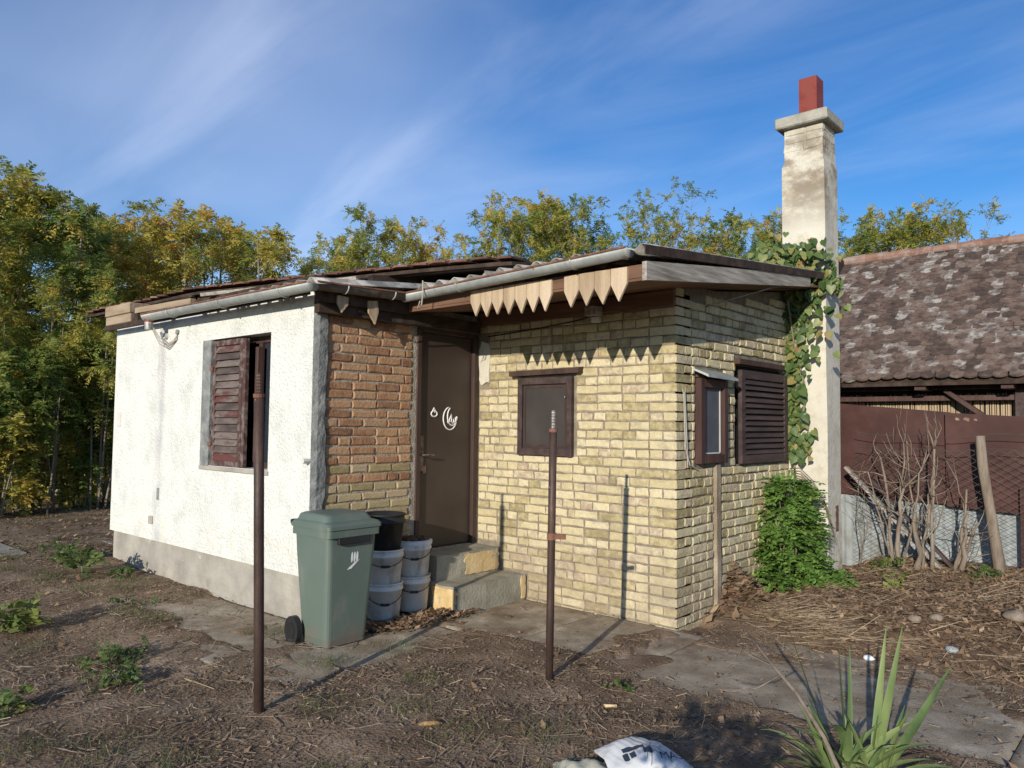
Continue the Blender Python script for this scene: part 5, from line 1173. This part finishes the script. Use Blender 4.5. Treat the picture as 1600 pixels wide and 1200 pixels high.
# ------------------------------------------------------------------ plastic sack in the foreground
bag = empty('plastic_sack', (1.03, -2.30, .0), 'crumpled white printed plastic sack at the bottom edge of the picture', 'sack')
def cloth(f, nu, nv, m, name, parent):
    V = [f(i/(nu-1), j/(nv-1)) for i in range(nu) for j in range(nv)]
    mb = MB().add(V, [[i*nv+j, (i+1)*nv+j, (i+1)*nv+j+1, i*nv+j+1] for i in range(nu-1) for j in range(nv-1)])
    o = mb.build(name, m, parent, True); md = o.modifiers.new('thickness', 'SOLIDIFY'); md.thickness = .003; return o
CR = Vector((math.cos(YAW), math.sin(YAW), 0)); CF = Vector((-math.sin(YAW), math.cos(YAW), 0)); BO = Vector((1.03, -2.30, 0))
def sackf(u, v, lift=0):
    s = (u-.5)*.40+.10; a = v*math.pi
    hgt = (.085+.045*math.sin(u*2.6+.5))*max(0.0, math.sin(math.pi*min(1, max(0, u*.93+.05))))**.42
    fold = .006*math.sin(u*9+v*4)+.006*math.sin(u*5-v*8)+.009*abs(math.sin(u*7+v*5))-.010*abs(math.sin(u*6-v*9+1))+.004*abs(math.sin(u*19-v*13))+.003*abs(math.sin(u*33+v*17))
    p = BO + CR*(s+.02*math.sin(v*6)) + CF*(-.17*math.cos(a)+fold*.8) + Vector((0,0,1))*(max(.004, hgt*math.sin(a)**.8)+fold*math.sin(a)*.7+lift)
    return tuple(p)
cloth(sackf, 90, 70, M['bag'], 'sack', bag)
def creamf(u, v):
    s = (u-.5)*.30-.17; a = v*math.pi; hgt = .045*math.sin(math.pi*min(.97, max(.03, u)))**.5; fold = .005*math.sin(u*17+v*6)+.005*abs(math.sin(u*11-v*9))
    return tuple(BO + CR*s + CF*(-.10*math.cos(a)+fold-.03) + Vector((0,0,1))*(max(.003, hgt*math.sin(a))+fold))
cloth(creamf, 26, 20, M['cream'], 'inner_sack', bag)
def on_sack(name, polys, m):
    mb = MB()
    for P in polys:
        n = len(P); mb.add([Vector(sackf(u, v))+Vector((0,0,.004))-CF*.004 for u, v in P], [list(range(n))])
    mb.build(name, m, bag)
def grid_poly(u0, u1, v0, v1, nu=6, nv=4, sk=0):
    out = []
    for i in range(nu):
        for j in range(nv):
            a, b, c, d = u0+(u1-u0)*i/nu, u0+(u1-u0)*(i+1)/nu, v0+(v1-v0)*j/nv, v0+(v1-v0)*(j+1)/nv
            out.append([(a+sk*c, c), (b+sk*c, c), (b+sk*d, d), (a+sk*d, d)])
    return out
on_sack('navy_emblem', grid_poly(.20,.44,.435,.49,8,3)+grid_poly(.18,.235,.33,.42,3,4)+grid_poly(.255,.31,.33,.42,3,4)+grid_poly(.33,.40,.36,.43,3,4,.2), M['bag_blue'])
on_sack('leaf_emblem', [[(.48+.03*math.cos(t), .40+.05*math.sin(t)) for t in np.linspace(0, 6.28, 12, endpoint=False)]], M['bag_blue'])
ol = MB()
for pts in ([(.45,.22),(.48,.34),(.54,.40),(.61,.36),(.63,.26)], [(.42,.30),(.46,.42),(.53,.46),(.62,.43),(.68,.34),(.69,.24)], [(.50,.47),(.56,.52),(.62,.51),(.64,.47),(.58,.45),(.52,.46)]):
    Pd = []
    for a, b in zip(pts, pts[1:]):
        for k in range(6): Pd.append(Vector(sackf(a[0]+(b[0]-a[0])*k/6, a[1]+(b[1]-a[1])*k/6))+Vector((0,0,.003))-CF*.003)
    ol.tube(Pd, .0014, 4)
ol.build('printed_outline', M['bag_grey'], bag)
# lettering along the sack's right side
tcu = bpy.data.curves.new('t', 'FONT'); tcu.body = 'MASTI'; tcu.size = 1; to = bpy.data.objects.new('t', tcu); COL.objects.link(to)
bpy.context.view_layer.update(); tm = to.to_mesh(); TV = [v.co.copy() for v in tm.vertices]; TF = [list(p.vertices) for p in tm.polygons]; to.to_mesh_clear(); bpy.data.objects.remove(to)
tw = max(v.x for v in TV); mb = MB()
mb.add([Vector(sackf(.56+.38*(v.x/tw), .27+.15*v.y+.06*(v.x/tw)))+Vector((0,0,.012))-CF*.009 for v in TV], TF); mb.build('lettering', M['bag_blue'], bag)

# ------------------------------------------------------------------ small things on the ground
def lying(name, pts, rad, m, label, cat):
    e = MB().tube([(x, y, gz(x, y)+z) for x, y, z in pts], rad, 8).build(name, m, None, True); return tag(e, label, cat)
lying('corn_cob', [(.00,-2.62,.008),(.025,-2.595,.012),(.055,-2.56,.012),(.085,-2.535,.008)], [.006,.013,.012,.005], M['cob'], 'dry brown corn cob lying in the foreground dirt', 'corn cob')
lying('wood_scrap', [(.52,-1.72,.008),(.58,-1.68,.008)], [.010,.010], M['stepy'], 'small yellowish wood scrap right of the shorter pipe post', 'wood scrap')
pl = MB().box((-7.9, -2.75, .05), (-6.7, -2.45, .09), .006, .004).build('board', M['weathered']); tag(pl, 'long grey board lying on the ground by the left picture edge', 'board')
pl2 = MB().box((-7.3, -1.55, .05), (-6.4, -1.40, .085), .006, .004).build('board', M['weathered']); tag(pl2, 'short grey board lying near the left corner of the house', 'board')
def stone(x, y, s, m, label, seed):
    r = random.Random(seed); V = []; n = 8
    for i in range(5):
        t = i/4*math.pi
        for k in range(n): a = 2*math.pi*k/n; q = s*r.uniform(.8,1.15); V.append((x+q*math.sin(t)*math.cos(a)*1.2, y+q*math.sin(t)*math.sin(a), gz(x, y)+s*.35+q*.6*math.cos(t)))
    tag(MB().add(V, [[i*n+k, i*n+(k+1) % n, (i+1)*n+(k+1) % n, (i+1)*n+k] for i in range(4) for k in range(n)]).build('stone', m, None, True), label, 'stone')
stone(-1.98, -3.28, .05, M['clod'], 'pale stone between the two small dark green weeds', 1)
stone(1.33, .22, .035, M['logo'], 'white chip of rubble on the dry stalks near the path', 2)
stone(1.75, .62, .04, M['grey_sheet'], 'grey blue scrap on the dry leaf bank', 3)
stone(2.02, 1.35, .09, M['bark_pale'], 'round pale brown clod at the right picture edge', 4)
stone(1.42, 1.02, .05, M['bark_pale'], 'left pale clod in the middle of the leaf bank', 5)
stone(1.55, 1.12, .05, M['bark_pale'], 'right pale clod in the middle of the leaf bank', 6)

def scatter(name, n, area, kind, m, label, cat, seed, zoff=.004, lsz=.014):
    """loose litter as one mesh; area(rng, n) -> x, y"""
    r = np.random.default_rng(seed); x, y = area(r, n); z = terrain(x, y); pm = path_mask(x, y); z = np.where(pm > .5, np.maximum(z, .018), z)+zoff
    c = np.stack([x, y, z], 1); az = r.uniform(0, 6.283, n); tone = np.repeat(np.clip(r.beta(2, 2.4, n), 0, 1), 4)
    if kind == 'straw':
        L = r.gamma(1.6, .026, n)+.012; w = r.uniform(.0008, .0024, n); tl = r.normal(0, .12, n)
        d = np.stack([np.cos(az), np.sin(az), tl], 1)*L[:, None]/2; s = np.stack([-np.sin(az), np.cos(az), r.normal(0,.3,n)], 1)*w[:, None]; lift = np.abs(tl)*L*.5
        c[:, 2] += lift+.002; V = np.stack([c-d-s, c+d-s, c+d+s, c-d+s], 1)
    elif kind == 'stalk':
        L = r.gamma(2.5, .05, n)+.04; w = r.uniform(.0012, .003, n); tl = np.abs(r.normal(.05, .16, n))
        d = np.stack([np.cos(az), np.sin(az), tl], 1)*L[:, None]; s = np.stack([-np.sin(az)*.7, np.cos(az)*.7, np.full(n,.7)], 1)*w[:, None]
        V = np.stack([c-s, c+d-s*.5, c+d+s*.5, c+s], 1)
    elif kind == 'leaf':
        s0 = np.minimum(r.gamma(3., lsz/3., n)+.003, lsz*1.8); q = r.normal(0, .28, (n, 2)); dx_ = np.stack([np.cos(az), np.sin(az), q[:, 0]], 1)*s0[:, None]*1.3; dy_ = np.stack([-np.sin(az), np.cos(az), q[:, 1]], 1)*s0[:, None]*.8
        c[:, 2] += s0*.5*(np.abs(q[:, 0])+np.abs(q[:, 1])); cu = r.uniform(.0, .6, n)[:, None]*s0[:, None]*np.array([0,0,1.])
        V = np.stack([c-dx_+cu, c-dy_, c+dx_+cu, c+dy_], 1)
    elif kind == 'grass':
        h_ = r.uniform(.015, .055, n); b = np.stack([np.cos(az), np.sin(az), np.zeros(n)], 1)*.002; t_ = np.stack([r.normal(0,.6,n)*h_, r.normal(0,.6,n)*h_, h_], 1)
        V = np.stack([c-b, c+b, c+t_+b*.2, c+t_-b*.2], 1)
    elif kind == 'clod':
        s0 = r.gamma(1.3, .0026, n)+.0018; k = 6; a0 = r.uniform(0, 6.28, n)
        ring_ = np.stack([np.stack([np.cos(a0+i*1.0472)*s0*r.uniform(.7,1.3,n), np.sin(a0+i*1.0472)*s0*r.uniform(.7,1.3,n), -.3*s0], 1) for i in range(k)], 1)
        topv = np.stack([r.normal(0,.2,n)*s0, r.normal(0,.2,n)*s0, s0*r.uniform(.5,1.0,n)], 1)[:, None]; V = np.concatenate([ring_, topv], 1)+c[:, None]
        i = np.arange(n)[:, None, None]*7; tri = np.array([[j, (j+1) % 6, 6] for j in range(6)])[None]; F = (i+tri).reshape(-1, 3)
        o = link(name, np_mesh(name, V.reshape(-1, 3), F, m, False, np.repeat(tone[::4], 7))); return tag(o, label, cat, kind='stuff')
    o = link(name, np_mesh(name, V.reshape(-1, 3), np.arange(n*4).reshape(-1, 4), m, False, tone)); return tag(o, label, cat, kind='stuff')
def in_house(x, y): return ((x > -6) & (x < -2.14) & (y > -1.86) & (y < 2.2)) | ((x >= -2.14) & (x < .02) & (y > -.0) & (y < 2.3))
def yard(r, n):
    """clumped over the yard, thin on the concrete"""
    X = []; Y = []; c = 0
    while c < n:
        x = r.uniform(-7.5, 3.4, n); y = r.uniform(-4.5, 0.4, n); d = fbm(x*1.4, y*1.4, 3, 77)+.5; k = (r.random(n) < np.clip((d-.25)*2.2, .08, 1)*np.where(path_mask(x, y) > .5, .12, 1)) & ~in_house(x, y)
        X.append(x[k]); Y.append(y[k]); c += k.sum()
    return np.concatenate(X)[:n], np.concatenate(Y)[:n]
def bank(r, n):
    X = []; Y = []; c = 0
    while c < n:
        x = r.uniform(.05, 3.6, n); y = r.uniform(-.1, 3.6, n); e = (y-.05+.35*fbm(x*2, y*2, 3, 8)) - np.where(x < 1.0, .75-.6*x, .15); k = (e > 0) & (r.random(n) < .35+.65*ss(e/.6)) & ~((x < .40) & (y > 2.2))
        X.append(x[k]); Y.append(y[k]); c += k.sum()
    return np.concatenate(X)[:n], np.concatenate(Y)[:n]
def heap(cx, cy, sx, sy):
    def f(r, n):
        x = r.normal(cx, sx, n); y = r.normal(cy, sy, n); return x, y
    return f
scatter('straw_litter', 22000, yard, 'straw', M['straw'], 'dry straw and stalk bits strewn over the bare yard', 'straw', 1)
scatter('leaf_litter', 12000, yard, 'leaf', M['deadleaf'], 'small dry leaf fragments strewn over the bare yard', 'leaves', 2, lsz=.0055)
scatter('earth_crumbs', 20000, yard, 'clod', M['clod'], 'loose earth crumbs and pebbles over the bare yard', 'earth', 3)
scatter('bank_leaves', 22000, bank, 'leaf', M['deadleaf'], 'bank of dry brown leaves between path and wire fence', 'leaves', 4, lsz=.013)
scatter('bank_stalks', 3600, bank, 'stalk', M['straw'], 'tangled dry stalks lying on the leaf bank', 'stalks', 5)
scatter('dry_leaves', 900, yard, 'leaf', M['deadleaf'], 'larger dry brown leaves lying about the bare yard', 'leaves', 12, lsz=.013)
mb = MB(); rt = random.Random(8)
for _ in range(170):
    x, y = rt.uniform(-6.5, 3), rt.uniform(-4.2, -1.3)
    if -2.2 < x < 0 and y > -1.0: continue
    a = rt.uniform(0, 6.28); L_ = rt.uniform(.06,.28); P = []
    for i in range(4): q = i/3-.5; P.append((x+L_*q*math.cos(a)+rt.gauss(0,.006), y+L_*q*math.sin(a)+rt.gauss(0,.006), 0))
    mb.tube([(px_, py_, max(gz(px_, py_), .004)+.006+rt.uniform(0,.008)) for px_, py_, _z in P], [.0035,.003,.0026,.0015], 5)
tag(link('twigs', np_mesh('twigs', mb.v, mb.f, M['bark_pale'], True)), 'thin dry twigs scattered over the bare yard', 'twigs', kind='stuff')
def step_heap(r, n):
    t = r.random(n); return -1.68+.12*t+r.normal(0,.09,n), -1.72+.95*t+r.normal(0,.06,n)
scatter('swept_leaves', 1800, step_heap, 'leaf', M['deadleaf'], 'swept heap of dry leaves before the buckets and steps', 'leaves', 6, .012)
def wall_foot(r, n):
    x = r.normal(.12, .08, n); return np.where(x < .02, .02+np.abs(x)*.5, x), r.normal(.95, .17, n)
o = scatter('heaped_leaves', 1500, wall_foot, 'leaf', M['deadleaf'], 'heap of large crumpled brown leaves against the side wall', 'leaves', 7, .02)
co = np.empty(len(o.data.vertices)*3, dtype=np.float32); o.data.vertices.foreach_get('co', co); co = co.reshape(-1, 4, 3); ctr = co.mean(1, keepdims=True)
co = ctr+(co-ctr)*1.8; r = np.random.default_rng(3); co[:, :, 2] += (.34*np.exp(-((ctr[:, :, 1]-.95)/.2)**2)*np.exp(-(ctr[:, :, 0]/.2)**2)*r.random((len(co), 1))); o.data.vertices.foreach_set('co', co.astype(np.float32).ravel())
def stalk_heap(r, n):
    t = r.random(n); return .25+.9*t+r.normal(0,.10,n), .80-.35*t+r.normal(0,.13,n)
scatter('cut_stalks', 700, stalk_heap, 'stalk', M['straw'], 'sheaf of long cut stalks lying beside the side wall', 'stalks', 8, .03)
def tufts(r, n):
    cx = r.uniform(-7, 1.2, 40); cy_ = r.uniform(-4.2, -1.6, 40); i = r.integers(0, 40, n); return cx[i]+r.normal(0,.10,n), cy_[i]+r.normal(0,.10,n)
scatter('grass_tufts', 6000, tufts, 'grass', M['grass'], 'sparse short grass growing in the bare yard', 'grass', 9)
def far_(r, n): x = r.uniform(-16, -6.2, n); y = r.uniform(-5, 3, n); return x, y
scatter('thicket_floor_leaves', 9000, far_, 'leaf', M['deadleaf'], 'fallen yellow brown leaves in front of the thicket', 'leaves', 10)
scatter('thicket_grass', 9000, far_, 'grass', M['grass'], 'thin grass in front of the thicket', 'grass', 11)
